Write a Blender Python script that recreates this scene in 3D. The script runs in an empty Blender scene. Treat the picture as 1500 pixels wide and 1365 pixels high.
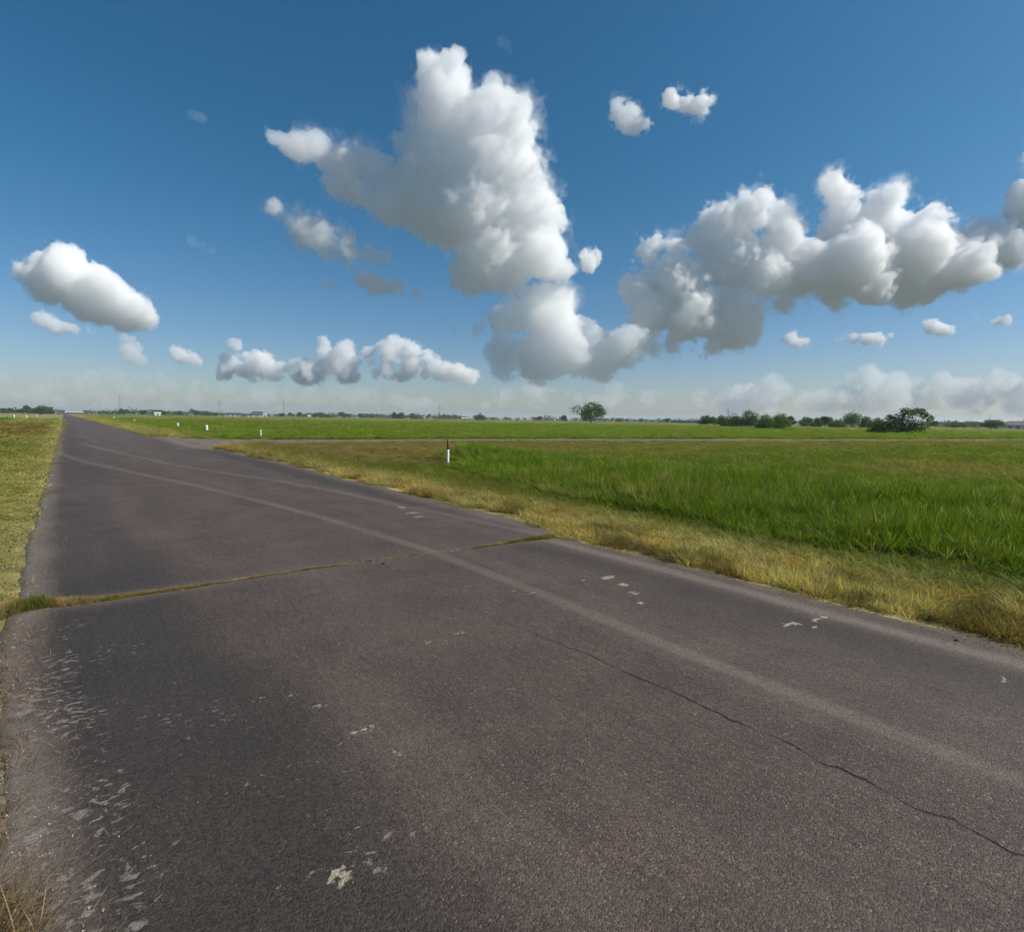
import bpy, math, random, time
import numpy as np
from mathutils import Vector, Matrix

T0 = time.time()
S = bpy.context.scene
COL = S.collection
R = math.radians

# ------------------------------------------------------------------ camera
CAM_H = 1.65
FPX = 800.0                       # focal length for a picture 1500 wide
PITCH, ROLL, YAW = R(4.8935), R(0.84028), R(39.338)
cam_data = bpy.data.cameras.new('camera')
cam = bpy.data.objects.new('camera', cam_data)
COL.objects.link(cam)
S.camera = cam
cam_data.sensor_fit = 'HORIZONTAL'
cam_data.sensor_width = 36
cam_data.lens = 36 * FPX / 1500
cam_data.clip_start = 0.05
cam_data.clip_end = 60000
CAM_ROT = Matrix.Rotation(-YAW, 4, 'Z') @ Matrix.Rotation(math.pi / 2 - PITCH, 4, 'X') @ Matrix.Rotation(ROLL, 4, 'Z')
cam.matrix_world = Matrix.Translation((0, 0, CAM_H)) @ CAM_ROT

# ------------------------------------------------------------------ sky and sun
SUN_AZ, SUN_EL = R(137), R(42)
EXPOSURE = 0.22
world = bpy.data.worlds.new('World')
S.world = world
world.use_nodes = True
wn = world.node_tree
bg = wn.nodes['Background']
sky = wn.nodes.new('ShaderNodeTexSky')
sky.sky_type = 'NISHITA'
sky.sun_disc = False
sky.sun_elevation = SUN_EL
sky.sun_rotation = SUN_AZ
sky.altitude = 0
sky.air_density = 1.0
sky.dust_density = 0.9
sky.ozone_density = 3.0
hsv = wn.nodes.new('ShaderNodeHueSaturation')
hsv.inputs['Saturation'].default_value = 1.22
wb = wn.nodes.new('ShaderNodeMix')
wb.data_type = 'RGBA'
wb.blend_type = 'MULTIPLY'
wb.inputs[0].default_value = 1.0
# neutral white balance towards the hazy horizon, a deeper teal blue overhead
tc = wn.nodes.new('ShaderNodeTexCoord')
sx = wn.nodes.new('ShaderNodeSeparateXYZ')
mr = wn.nodes.new('ShaderNodeMapRange')
mr.interpolation_type = 'SMOOTHSTEP'
mr.inputs['From Min'].default_value = 0.0
mr.inputs['From Max'].default_value = 0.42
tm = wn.nodes.new('ShaderNodeMix')
tm.data_type = 'RGBA'
tm.inputs[6].default_value = (0.97, 0.985, 1.07, 1)
tm.inputs[7].default_value = (0.80, 1.0, 0.99, 1)
wn.links.new(tc.outputs['Generated'], sx.inputs[0])
wn.links.new(sx.outputs[2], mr.inputs['Value'])
wn.links.new(mr.outputs[0], tm.inputs[0])
wn.links.new(tm.outputs[2], wb.inputs[7])
wn.links.new(sky.outputs[0], wb.inputs[6])
wn.links.new(wb.outputs[2], hsv.inputs['Color'])
wn.links.new(hsv.outputs[0], bg.inputs['Color'])
bg.inputs['Strength'].default_value = 0.080

sun_data = bpy.data.lights.new('sun', 'SUN')
sun_data.energy = 5.0
sun_data.angle = R(0.5)
sun_data.color = (1.0, 0.95, 0.87)
sun = bpy.data.objects.new('sun', sun_data)
COL.objects.link(sun)
SUN_DIR = Vector((math.sin(SUN_AZ) * math.cos(SUN_EL), math.cos(SUN_AZ) * math.cos(SUN_EL), math.sin(SUN_EL)))
sun.rotation_euler = SUN_DIR.to_track_quat('Z', 'Y').to_euler()
sun.location = (0, 0, 50)

vs = S.view_settings
vs.view_transform = 'Standard'
vs.look = 'None'
vs.exposure = EXPOSURE
vs.gamma = 1
vs.use_curve_mapping = False
cy = S.cycles
cy.use_denoising = True
cy.use_adaptive_sampling = True
cy.adaptive_threshold = 0.025
cy.volume_bounces = 20
cy.max_bounces = 22
cy.diffuse_bounces = 3
cy.glossy_bounces = 2
cy.transmission_bounces = 3
cy.transparent_max_bounces = 8

# ------------------------------------------------------------------ helpers
rng = np.random.default_rng(7)
rnd = random.Random(5)


def tag(o, label=None, cat=None, group=None, kind=None):
    if label: o['label'] = label
    if cat: o['category'] = cat
    if group: o['group'] = group
    if kind: o['kind'] = kind
    return o


def empty(name, loc, rz=0.0):
    o = bpy.data.objects.new(name, None)
    COL.objects.link(o)
    o.location = loc
    o.rotation_euler = (0, 0, rz)
    o.empty_display_size = 0.3
    return o


def link(name, me, mat=None, parent=None, smooth=False):
    if mat is not None and len(me.materials) == 0:
        me.materials.append(mat)
    if smooth:
        me.polygons.foreach_set('use_smooth', [True] * len(me.polygons))
    o = bpy.data.objects.new(name, me)
    COL.objects.link(o)
    if parent is not None:
        o.parent = parent
    return o


def mesh_np(name, verts, faces):
    """fast mesh from numpy; faces (n,3) or (n,4)"""
    verts = np.asarray(verts, dtype=np.float32)
    faces = np.asarray(faces, dtype=np.int32)
    k = faces.shape[1]
    me = bpy.data.meshes.new(name)
    me.vertices.add(len(verts))
    me.vertices.foreach_set('co', verts.ravel())
    me.loops.add(faces.size)
    me.loops.foreach_set('vertex_index', faces.ravel())
    me.polygons.add(len(faces))
    me.polygons.foreach_set('loop_start', np.arange(0, faces.size, k, dtype=np.int32))
    me.update(calc_edges=True)
    return me


def smooth_np(me):
    me.polygons.foreach_set('use_smooth', np.ones(len(me.polygons), dtype=bool))


class MB:
    """collects boxes, tubes and polygons into one mesh"""
    def __init__(self):
        self.v, self.f = [], []

    def box(self, x0, x1, y0, y1, z0, z1):
        b = len(self.v)
        self.v += [(x, y, z) for z in (z0, z1) for y in (y0, y1) for x in (x0, x1)]
        self.f += [tuple(b + i for i in q) for q in ((0, 2, 3, 1), (4, 5, 7, 6), (0, 1, 5, 4), (2, 6, 7, 3), (0, 4, 6, 2), (1, 3, 7, 5))]
        return self

    def tube(self, p0, p1, r0, r1, n=8, caps=True):
        p0, p1 = Vector(p0), Vector(p1)
        d = (p1 - p0).normalized()
        a = d.orthogonal().normalized()
        c = d.cross(a)
        b = len(self.v)
        for p, r in ((p0, r0), (p1, r1)):
            for i in range(n):
                t = 2 * math.pi * i / n
                self.v.append(tuple(p + (a * math.cos(t) + c * math.sin(t)) * r))
        for i in range(n):
            j = (i + 1) % n
            self.f.append((b + i, b + j, b + n + j, b + n + i))
        if caps:
            self.f.append(tuple(b + i for i in reversed(range(n))))
            self.f.append(tuple(b + n + i for i in range(n)))
        return self

    def rings(self, prof, n=16):
        """lathe: prof = [(r, z, xoff, yoff)]"""
        b = len(self.v)
        for (r, z, xo, yo) in prof:
            for i in range(n):
                t = 2 * math.pi * i / n
                self.v.append((xo + r * math.cos(t), yo + r * math.sin(t), z))
        m = len(prof)
        for k in range(m - 1):
            for i in range(n):
                j = (i + 1) % n
                self.f.append((b + k * n + i, b + k * n + j, b + (k + 1) * n + j, b + (k + 1) * n + i))
        self.f.append(tuple(b + i for i in reversed(range(n))))
        self.f.append(tuple(b + (m - 1) * n + i for i in range(n)))
        return self

    def poly(self, pts):
        b = len(self.v)
        self.v += [tuple(p) for p in pts]
        self.f.append(tuple(range(b, b + len(pts))))
        return self

    def mesh(self, name):
        me = bpy.data.meshes.new(name)
        me.from_pydata(self.v, [], self.f)
        me.update()
        return me

    def build(self, name, mat, parent=None, smooth=False):
        return link(name, self.mesh(name), mat, parent, smooth)


def ray(px, py):
    """direction in the world of a point of the 1500 x 1365 photograph"""
    return (CAM_ROT.to_3x3() @ Vector(((px - 750) / FPX, -(py - 682.5) / FPX, -1))).normalized()


def at(px, py, z=0.0):
    d = ray(px, py)
    t = (z - CAM_H) / d.z
    return (d.x * t, d.y * t)


def far(px, d):
    """ground point at distance d in the direction of column px at the horizon"""
    hy = 603 + 22 * px / 1500.0
    v = ray(px, hy)
    l = math.hypot(v.x, v.y)
    return (v.x / l * d, v.y / l * d)


def smoothstep(a, b, x):
    t = np.clip((x - a) / (b - a), 0, 1)
    return t * t * (3 - 2 * t)


_lat = rng.random((7, 256, 256)).astype(np.float64)


def vnoise(x, y, lam, k=0):
    """2D value noise 0..1, wavelength lam"""
    x = np.asarray(x) / lam + 37.7 * (k + 1)
    y = np.asarray(y) / lam + 91.3 * (k + 1)
    xi, yi = np.floor(x).astype(int), np.floor(y).astype(int)
    fx, fy = x - xi, y - yi
    fx, fy = fx * fx * (3 - 2 * fx), fy * fy * (3 - 2 * fy)
    L = _lat[k % 7]
    a, b = L[xi % 256, yi % 256], L[(xi + 1) % 256, yi % 256]
    c, d = L[xi % 256, (yi + 1) % 256], L[(xi + 1) % 256, (yi + 1) % 256]
    return (a * (1 - fx) + b * fx) * (1 - fy) + (c * (1 - fx) + d * fx) * fy


def fbm(x, y, lam, n=4, k=0, rough=0.5):
    s, a, t = 0, 1, 0
    for i in range(n):
        s = s + a * vnoise(x, y, lam / 2 ** i, k + i)
        t += a
        a *= rough
    return s / t


# ------------------------------------------------------------------ material helpers
class NT:
    def __init__(self, name):
        self.m = bpy.data.materials.new(name)
        self.m.use_nodes = True
        self.t = self.m.node_tree
        self.t.nodes.clear()
        self.out = self.t.nodes.new('ShaderNodeOutputMaterial')

    def n(self, typ, ins=None, **kw):
        nd = self.t.nodes.new(typ)
        for k, v in kw.items():
            setattr(nd, k, v)
        for k, v in (ins or {}).items():
            if isinstance(v, bpy.types.NodeSocket):
                self.t.links.new(v, nd.inputs[k])
            else:
                nd.inputs[k].default_value = v
        return nd

    def math(self, op, a, b=0.0, c=0.0, clamp=False):
        nd = self.n('ShaderNodeMath', operation=op, use_clamp=clamp)
        for i, v in enumerate((a, b, c)):
            if isinstance(v, bpy.types.NodeSocket):
                self.t.links.new(v, nd.inputs[i])
            else:
                nd.inputs[i].default_value = v
        return nd.outputs[0]

    def mix(self, f, a, b, blend='MIX'):
        nd = self.n('ShaderNodeMix', data_type='RGBA', blend_type=blend)
        for i, v in ((0, f), (6, a), (7, b)):
            if isinstance(v, bpy.types.NodeSocket):
                self.t.links.new(v, nd.inputs[i])
            else:
                nd.inputs[i].default_value = v if i == 0 else (*v, 1)
        return nd.outputs[2]

    def ramp(self, f, a, b):
        nd = self.n('ShaderNodeMapRange', {'Value': f, 'From Min': a, 'From Max': b}, interpolation_type='SMOOTHSTEP')
        return nd.outputs[0]

    def noise(self, scale, detail=3.0, rough=0.5, vec=None, **kw):
        ins = {'Scale': scale, 'Detail': detail, 'Roughness': rough}
        if vec is not None:
            ins['Vector'] = vec
        return self.n('ShaderNodeTexNoise', ins, **kw).outputs[0]

    def pos(self):
        return self.n('ShaderNodeNewGeometry').outputs['Position']

    def scaled(self, v, s):
        return self.n('ShaderNodeVectorMath', {0: v, 1: s}, operation='MULTIPLY').outputs[0]

    def finish(self, sh, vol=None):
        if sh is not None:
            self.t.links.new(sh, self.out.inputs['Surface'])
        return self.m


def simple_mat(name, col, rough=0.7, var=0.25, scale=6.0, metal=0.0, bump=0.0):
    t = NT(name)
    p = t.n('ShaderNodeTexCoord').outputs['Object']
    nz = t.noise(scale, 4, .6, p)
    dark = tuple(c * (1 - var) for c in col)
    lite = tuple(min(1, c * (1 + var)) for c in col)
    c = t.mix(t.ramp(nz, .3, .7), dark, lite)
    b = t.n('ShaderNodeBsdfPrincipled', {'Base Color': c, 'Roughness': rough, 'Metallic': metal})
    if bump:
        bp = t.n('ShaderNodeBump', {'Height': nz, 'Strength': bump, 'Distance': 0.01})
        t.t.links.new(bp.outputs[0], b.inputs['Normal'])
    return t.finish(b.outputs[0])


# ------------------------------------------------------------------ road layout (metres; road runs along +Y)
RY = np.array([-60, 1, 4, 5, 6.4, 8, 10.5, 12, 14, 17.5, 21, 24, 28, 29.4, 30.2, 31.5, 46, 60, 112, 1500.])
RXR = np.array([5.5, 5.48, 5.45, 5.40, 5.68, 5.75, 5.7, 5.85, 5.75, 5.9, 5.9, 5.75, 5.8, 5.6, 5.2, 5.0, 5.0, 4.95, 4.9, 4.9])
LY = np.array([-60, 2, 3, 5, 6, 7.1, 10, 48, 110, 1500.])
LXR = np.array([-.3, -.25, -.3, -.42, -.40, -.42, -.42, -.35, -.3, -.3])
NEAR = [(4.6, 27.5), (5.4, 29.6), (6.8, 31.7), (8.6, 32.9), (11.5, 33.9), (13.8, 34.1), (23.3, 32.2), (40.2, 26.6), (61, 19.3), (81.9, 11.6), (130, -6), (260, -52)]
FAR = [(4.6, 62), (5.0, 54), (5.5, 46.7), (7.4, 42.6), (10.4, 40.3), (15.6, 39), (26.5, 36.5), (45.8, 30.6), (73.8, 20.6), (92, 14.3), (134, -1), (264, -46)]


def right_edge(y):
    return np.interp(y, RY, RXR)


def left_edge(y):
    return np.interp(y, LY, LXR)


def resample(pts, n):
    p = np.array(pts, float)
    d = np.r_[0, np.cumsum(np.hypot(*np.diff(p, axis=0).T))]
    w = np.linspace(0, 1, len(p))
    t = np.linspace(0, 1, n)
    return np.c_[np.interp(t, w, p[:, 0]), np.interp(t, w, p[:, 1])]


_nx = np.array([p[0] for p in NEAR]); _ny = np.array([p[1] for p in NEAR])
_fx = np.array([p[0] for p in FAR]); _fy = np.array([p[1] for p in FAR])


def side_near(x):
    return np.interp(x, _nx, _ny)


def side_far(x):
    return np.interp(x, _fx, _fy)


def on_pavement(x, y, m=0.0):
    main = (x > left_edge(y) - m) & (x < right_edge(y) + m)
    side = (x > 4.6) & (x < 262) & (y > side_near(x) - m) & (y < side_far(x) + m)
    return main | side


def ditch_amt(y):
    return 1 - smoothstep(16.5, 21, y)


def ground_z(x, y):
    """height of the land"""
    x = np.asarray(x, float); y = np.asarray(y, float)
    prof = np.interp(x, [5.3, 6.0, 7.4, 8.6, 10.6, 12.5], [-.010, -0.02, -0.20, -0.36, -.02, 0.04])
    prof2 = np.interp(x, [5.3, 6.2, 7.8, 10.5, 12.5], [-.010, -0.02, -0.12, -0.10, 0.0])
    a = ditch_amt(y)
    z = prof * a + prof2 * (1 - a) * (1 - smoothstep(28, 32, y))
    z = z + 0.24 * np.exp(-((x - 12.6) / 1.5) ** 2 - ((y - 17.8) / 2.4) ** 2)
    z = z + 0.16 * np.exp(-((x - 10.0) / 2.6) ** 2 - ((y - 25.5) / 1.6) ** 2)
    # left verge falls to a shallow swale, then level
    z = z + np.interp(x, [-9, -6, -3.5, -1.2, -.6], [0.0, -0.18, -0.16, -0.02, -.010]) * (x < 0)
    n = (fbm(x, y, 6.0, 3) - .5) * 0.10 * smoothstep(6.2, 9, np.abs(x - 2.6) + 3)
    z = z + n * (1 - smoothstep(150, 400, np.hypot(x, y)))
    inside = on_pavement(x, y, -0.30)
    z = np.where(on_pavement(x, y, 0.0), -.010, z)
    return np.where(inside, -0.07, z)


def tall_amt(x, y):
    """1 where the grass is tall, green and wet"""
    edge = np.interp(y, [-30, 0, 1.8, 4.3, 6.2, 9.7, 11.5, 14.6, 17, 19.5], [8.1, 8.0, 7.7, 7.6, 7.6, 8.3, 8.7, 9.6, 10.6, 12.5])
    edge = edge + (fbm(x, y, 1.6, 3, 2) - .5) * 0.9
    a = smoothstep(-.05, .25, x - edge) * (1 - smoothstep(side_near(x) - 16, side_near(x) - 9, y + (fbm(x, y, 7, 3, 4) - .5) * 9))
    return a


def field_color(x, y):
    """base colour and height of the grass at a point -> (n,3), height, dryness"""
    x = np.asarray(x, float); y = np.asarray(y, float)
    r = np.hypot(x, y)
    green = np.array([.100, .165, .013]); green2 = np.array([.112, .158, .022])
    olive = np.array([.150, .150, .036]); straw = np.array([.42, .355, .16]); tan = np.array([.235, .165, .075])
    pale = np.array([.26, .25, .13]); brown = np.array([.23, .175, .115])
    n1 = fbm(x, y, 9, 4, 1)[:, None]; n2 = fbm(x, y, 2.2, 3, 3)[:, None]; n3 = fbm(x * .4, y * 1.4, 24, 4, 5)[:, None]
    ta = tall_amt(x, y)[:, None]
    # general field: green with tan seed heads
    c = green2 * (1 - .5 * n2) + olive * .5 * n2
    tn = smoothstep(.52, .68, n1) * .8
    near_side = smoothstep(-17, -5, y - side_near(np.clip(x, 5, 260)))[:, None] * (x > 5)[:, None] * (y < side_near(np.clip(x, 5, 260)))[:, None]
    tn = np.clip(tn + .50 * near_side * (.35 + n1), 0, .85)
    c = c * (1 - tn) + tan * tn
    # beyond the side road
    beyond = ((y > side_far(np.clip(x, 5, 260))) & (x > 4.5))[:, None]
    cb = 1.25 * (green * (1 - n3) + green2 * n3)
    cb = cb * (1 - .35 * smoothstep(.5, .7, n1)) + olive * .35 * smoothstep(.5, .7, n1)
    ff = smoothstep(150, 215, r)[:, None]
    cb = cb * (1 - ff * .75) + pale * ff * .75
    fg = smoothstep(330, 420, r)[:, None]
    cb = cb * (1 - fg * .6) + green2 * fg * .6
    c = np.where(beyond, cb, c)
    # strip of straw along the far edge of the main road
    st = (np.exp(-((x - 6.2) / 1.5) ** 2) * (y > 44))[:, None]
    c = c * (1 - st * .8) + (straw * .8) * st * .8
    tg = ta * (1 - .65 * smoothstep(12, 19, x)[:, None])
    gg = green * (1 - n2 ** 1.5) + np.array([.135, .185, .022]) * n2 ** 1.5
    c = c * (1 - tg) + gg * (.8 + .5 * n1) * tg
    # mown brown ground in the dip between the verge and the side road
    by = (smoothstep(15.5, 19, y) * (1 - smoothstep(29, 33.5, y)) * smoothstep(6.6, 8.2, x) * (1 - smoothstep(13, 22, x + (n2[:, 0] - .5) * 6)) * (x > 5))[:, None] * (1 - ta)
    cbm = brown * (1 - n1) + olive * 1.1 * n1
    c = c * (1 - by * .8) + cbm * by * .8
    # dry verge beside the road
    v = ((1 - smoothstep(6.7, 7.7, x + (n2[:, 0] - .5) * .7)) * (x > 5) * (y < side_near(np.clip(x, 5, 260)) + .5))[:, None] * (1 - ta)
    vf = smoothstep(10, 26, y)[:, None]
    cv = straw * (1 - .25 * vf) * (1 - .4 * smoothstep(.45, .7, n2)) + olive * .4 * smoothstep(.45, .7, n2)
    c = c * (1 - v) + cv * v
    mid = (np.exp(-((x - 7.3) / .55) ** 2) * (y < 30))[:, None] * (1 - ta)
    c = c * (1 - mid * .6) + np.array([.16, .19, .045]) * mid * .6
    # left of the road
    lf = (x < 0)[:, None]
    cl = olive * (1 - n2) + green2 * n2 * .8 + straw * .42 * (1 - n1)
    tr = (smoothstep(40, 62, y) * (1 - smoothstep(95, 120, y)) * (x < -1))[:, None]
    cl = cl * (1 - tr * .75) + tan * .75 * tr * .75
    dl = (smoothstep(-1.3, -.6, x))[:, None] * (.5 + .5 * n2)
    cl = cl * (1 - dl * .7) + straw * .8 * dl * .7
    gl = (smoothstep(120, 140, y) * (1 - smoothstep(190, 220, y)) * (x < -9))[:, None]
    cl = cl * (1 - gl) + np.array([.08, .20, .01]) * gl
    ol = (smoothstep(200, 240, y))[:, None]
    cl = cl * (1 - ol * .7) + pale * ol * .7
    bs = (smoothstep(-1.5, -.9, x) * (1 - smoothstep(4.3, 5.2, y)))[:, None]
    cl = cl * (1 - bs) + np.array([.215, .175, .130]) * bs
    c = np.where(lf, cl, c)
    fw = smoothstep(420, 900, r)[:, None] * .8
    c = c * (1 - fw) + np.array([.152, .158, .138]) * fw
    eb = (np.exp(-((ta[:, 0] - .5) / .35) ** 2) * smoothstep(.50, .62, n2[:, 0]) * (x < 11) * (x > 5) * (y < 18))[:, None] * .75
    c = c * (1 - eb) + np.array([.16, .115, .06]) * eb
    h = 0.08 + 0.05 * smoothstep(9, 14, x) + .12 * beyond[:, 0] + .34 * ta[:, 0] * (1 - .68 * smoothstep(11.0, 16.0, x + (n2[:, 0] - .5) * 3)) * (1 - .6 * np.exp(-((x - 10.6) / 1.2) ** 2 - ((y - 16.0) / 1.6) ** 2)) + .04 * v[:, 0] - .05 * by[:, 0] + .12 * gl[:, 0]
    dry = np.clip(v[:, 0] + dl[:, 0] * lf[:, 0] + st[:, 0] + tn[:, 0] * .5 + mid[:, 0] * .3, 0, 1)
    return c, h, dry


def sinh_axis(a, b, n, s):
    """n+1 coordinates from a to b, finest near zero"""
    t = np.linspace(math.asinh(a / s), math.asinh(b / s), n + 1)
    return np.sinh(t) * s


def grid_mesh(name, X, Y, Z):
    ny, nx = X.shape
    v = np.c_[X.ravel(), Y.ravel(), Z.ravel()]
    i = (np.arange(ny - 1)[:, None] * nx + np.arange(nx - 1)[None, :]).ravel()
    f = np.c_[i, i + 1, i + nx + 1, i + nx]
    me = mesh_np(name, v, f)
    smooth_np(me)
    return me


def color_attr(me, name, arr):
    a = me.attributes.new(name, 'FLOAT_COLOR', 'POINT')
    a.data.foreach_set('color', np.asarray(arr, dtype=np.float32).ravel())


def float_attr(me, name, arr):
    a = me.attributes.new(name, 'FLOAT', 'POINT')
    a.data.foreach_set('value', np.asarray(arr, dtype=np.float32).ravel())


# ------------------------------------------------------------------ ground
def ground_material():
    t = NT('soil_and_turf')
    col = t.n('ShaderNodeAttribute', attribute_name='turf').outputs['Color']
    p = t.pos()
    n1 = t.noise(3.0, 6, .65, p)
    n2 = t.noise(26.0, 4, .7, p)
    n3 = t.noise(0.25, 5, .6, p)
    c = t.mix(t.ramp(n1, .3, .7), (.62, .62, .60), (1.25, 1.22, 1.15))
    c = t.mix(1.0, col, c, 'MULTIPLY')
    c2 = t.mix(t.ramp(n3, .35, .65), (.85, .88, .85), (1.12, 1.08, 1.0))
    c = t.mix(1.0, c, c2, 'MULTIPLY')
    c = t.mix(t.math('MULTIPLY', t.ramp(n2, .55, .75), .5), c, (.10, .075, .045))
    h = t.math('ADD', t.math('MULTIPLY', n1, .6), t.math('MULTIPLY', n2, .25))
    bp = t.n('ShaderNodeBump', {'Height': h, 'Strength': .8, 'Distance': .12})
    b = t.n('ShaderNodeBsdfPrincipled', {'Base Color': c, 'Roughness': .95, 'Normal': bp.outputs[0], 'Specular IOR Level': .1})
    return t.finish(b.outputs[0])


gx = sinh_axis(-5600, 5600, 460, 5.0) + 4.0
gy = sinh_axis(-5600, 5600, 460, 6.0) + 9.0
GX, GY = np.meshgrid(gx, gy)
GZ = ground_z(GX.ravel(), GY.ravel()).reshape(GX.shape)
gm = grid_mesh('ground', GX, GY, GZ)
gc, gh, gd = field_color(GX.ravel(), GY.ravel())
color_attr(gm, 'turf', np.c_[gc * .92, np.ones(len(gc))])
tag(link('ground', gm, ground_material()), kind='structure')

# ------------------------------------------------------------------ road
JOINT_Y = lambda x: np.interp(x, [-.6, -.2, .1, .4, .9, 1.9, 2.8, 3.5, 4.2, 4.9, 5.6], [6.02, 6.05, 5.95, 5.93, 5.9, 5.88, 5.78, 5.68, 5.60, 5.55, 5.48])
CRK = np.array([(9, 2.62), (3.4, 2.70), (2.9, 2.765), (2.5, 2.80), (2.0, 2.79), (1.8, 2.82), (1.5, 2.80), (1.2, 2.83), (1.0, 2.80), (.8, 2.81), (.6, 2.79), (.5, 2.81), (.3, 2.80), (-4, 2.85)])[::-1]
ST1 = np.array([(34, -1.2), (30.4, -.4), (24, .4), (17.8, 1.6), (14.1, 2.4), (9, 3.2), (5.8, 3.47), (3.7, 3.45), (2.1, 3.38), (-10, 3.5)])[::-1]
ST2 = np.array([(40, .4), (29.5, 1.6), (21, 2.7), (18.5, 3.2), (14.7, 4.1), (12.5, 4.5), (8.2, 5.0), (6.1, 5.2), (5.6, 5.25)])[::-1]
SPOTS = [  # x, y, half length along x, half length along y, strength
    (.70, 1.80, .055, .045, 1.2), (1.19, 2.33, .035, .035, .9), (1.16, 2.62, .10, .035, .8), (1.07, 3.0, .055, .03, .8), (.98, 3.22, .06, .03, .7),
    (.80, 3.28, .05, .03, .5), (.62, 3.2, .08, .03, .5), (2.02, 3.40, .07, .03, .8), (2.3, 3.42, .10, .025, .7), (1.7, 3.3, .16, .02, .45), (3.38, 3.80, .14, .03, .7),
    (4.38, 3.72, .11, .06, 1.1), (4.30, 3.45, .07, .07, 1.0), (4.18, 3.22, .05, .06, 1.0), (4.0, 3.0, .05, .03, 1.0), (4.1, 3.8, .06, .04, .7),
    (4.55, 1.93, .09, .03, 1.3), (4.62, 1.90, .04, .04, 1.3), (4.68, 1.78, .05, .03, 1.3), (4.86, 1.85, .07, .03, 1.2), (4.98, 1.83, .05, .03, 1.2), (4.68, .6, .07, .02, 1.1),
    (4.75, 9.0, .06, .16, 1.0), (4.62, 8.35, .14, .08, 1.0), (4.52, 7.95, .12, .08, 1.0), (4.4, 7.1, .14, .07, .5), (3.9, 6.9, .12, .05, .35)]


def road_masks(x, y):
    Le, Re = left_edge(y), right_edge(y)
    n1 = fbm(x, y, 1.1, 4, 0); n2 = fbm(x, y, .28, 3, 2); n3 = fbm(x * .42 + y * .12, y * 1.8, .115, 3, 4); nl = fbm(x, y * .12, .5, 3, 1); n4 = fbm(x, y, 4, 3, 3)
    dl, dr = x - Le, Re - x
    near = 1 - smoothstep(9, 16, y)
    pale = smoothstep(.34, .04, dl + (n1 - .5) * .28) * (.75 + .2 * near) + smoothstep(.55, .12, dr + (n1 - .5) * .3) * np.interp(y, [4.5, 6, 9, 20], [.18, .7, .6, .35])
    # longitudinal pale edge line right of the joint and the two curving wear lines
    pale += 1.1 * np.exp(-((x - 5.10 + (n1 - .5) * .08) / .10) ** 2) * (y < 5.6)
    w1 = .066 + .002 * np.clip(y, 0, 40)
    x1 = np.interp(y, ST1[:, 0], ST1[:, 1]); x2 = np.interp(y, ST2[:, 0], ST2[:, 1])
    pale += .52 * np.exp(-(np.abs(x - x1) / (w1 * 1.15)) ** 4) * (y < 33) * (.7 + .6 * n1)
    pale += .42 * np.exp(-(np.abs(x - x2) / (w1 * 1.1)) ** 3) * (y > 5.6) * (y < 38) * (.7 + .6 * n1)
    pale += .10 * np.exp(-((x - 1.9 - .03 * y) / .30) ** 2) + .10 * np.exp(-((x - 4.35) / .25) ** 2) * (y < 5)
    pale += .16 * smoothstep(.55, .75, nl)
    # asphalt turns paler towards the far end
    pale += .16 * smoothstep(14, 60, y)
    # both sides of the joint are scoured pale
    jd = np.abs(y - JOINT_Y(x))
    pale += .55 * np.exp(-(jd / .17) ** 2) * (smoothstep(2.6, .2, x) + smoothstep(3.6, 5.2, x) * .8 + .12)
    dark = smoothstep(.16, .36, dl) * (1 - smoothstep(.85, 1.45, dl + (n4 - .5) * .8)) * (1 - .55 * smoothstep(6.2, 9, y)) * (.85 + .4 * (n1 - .5))
    dark = np.maximum(dark, .40 * smoothstep(.52, .68, n4) * (y < 9))
    dark = np.maximum(dark, .55 * smoothstep(3.9, 4.6, x) * (1 - smoothstep(4.75, 5.0, x)) * (y < 5.5) * (.6 + .8 * n1))
    dark = np.maximum(dark, .55 * smoothstep(4.7, 5.0, x - (n1 - .5) * .3) * (1 - smoothstep(5.45, 5.6, x)) * (y > 9) * (y < 28))
    # lichen and scaled patches, stretched across the road
    sp = np.zeros_like(x)
    for (sx, sy, ax, ay, s) in SPOTS:
        q = ((x - sx + (n2 - .5) * .06) / ax) ** 2 + ((y - sy + (n2 - .5) * .05) / ay) ** 2
        sp = np.maximum(sp, .62 * s * np.clip(1.5 - q, 0, 1))
    ring = np.hypot((x - .70) / .9, y - 1.80)
    sp *= 1 - .8 * np.exp(-(ring / .013) ** 2)
    clus = smoothstep(.0, .14, dl) * (1 - smoothstep(.38, .62, dl + (n1 - .5) * .3)) * (y < 5.4) * (.75 + .5 * n1)
    clus = np.maximum(clus, .38 * smoothstep(.3, .5, dl) * (1 - smoothstep(.9, 1.9, dl)) * (y < 4.8) * (.6 + .8 * n4))
    clus = np.maximum(clus, .30 * (y < 9) * smoothstep(.55, .8, n4))
    clus = np.clip(clus, 0, 1)
    soil = np.exp(-(jd / np.interp(x, [-.6, 0, .5, 1.2, 2, 3.4, 4.3, 5.2, 5.7], [.16, .085, .06, .035, .022, .018, .022, .07, .22])) ** 2)
    soil = np.clip(soil * 1.4 + smoothstep(.10, -.02, dl + (n2 - .5) * .12) + smoothstep(.24, 0.05, dr + (n2 - .5) * .16) * .8, 0, 1)
    cx = np.interp(y, CRK[:, 0], CRK[:, 1]) + (fbm(y * 0 + 3, y, .10, 3, 2) - .5) * .05
    cd = (x - cx) * 1.0
    return np.clip(pale, 0, 1), np.clip(dark, 0, 1), np.clip(sp, 0, 1), soil, cd, clus


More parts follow.
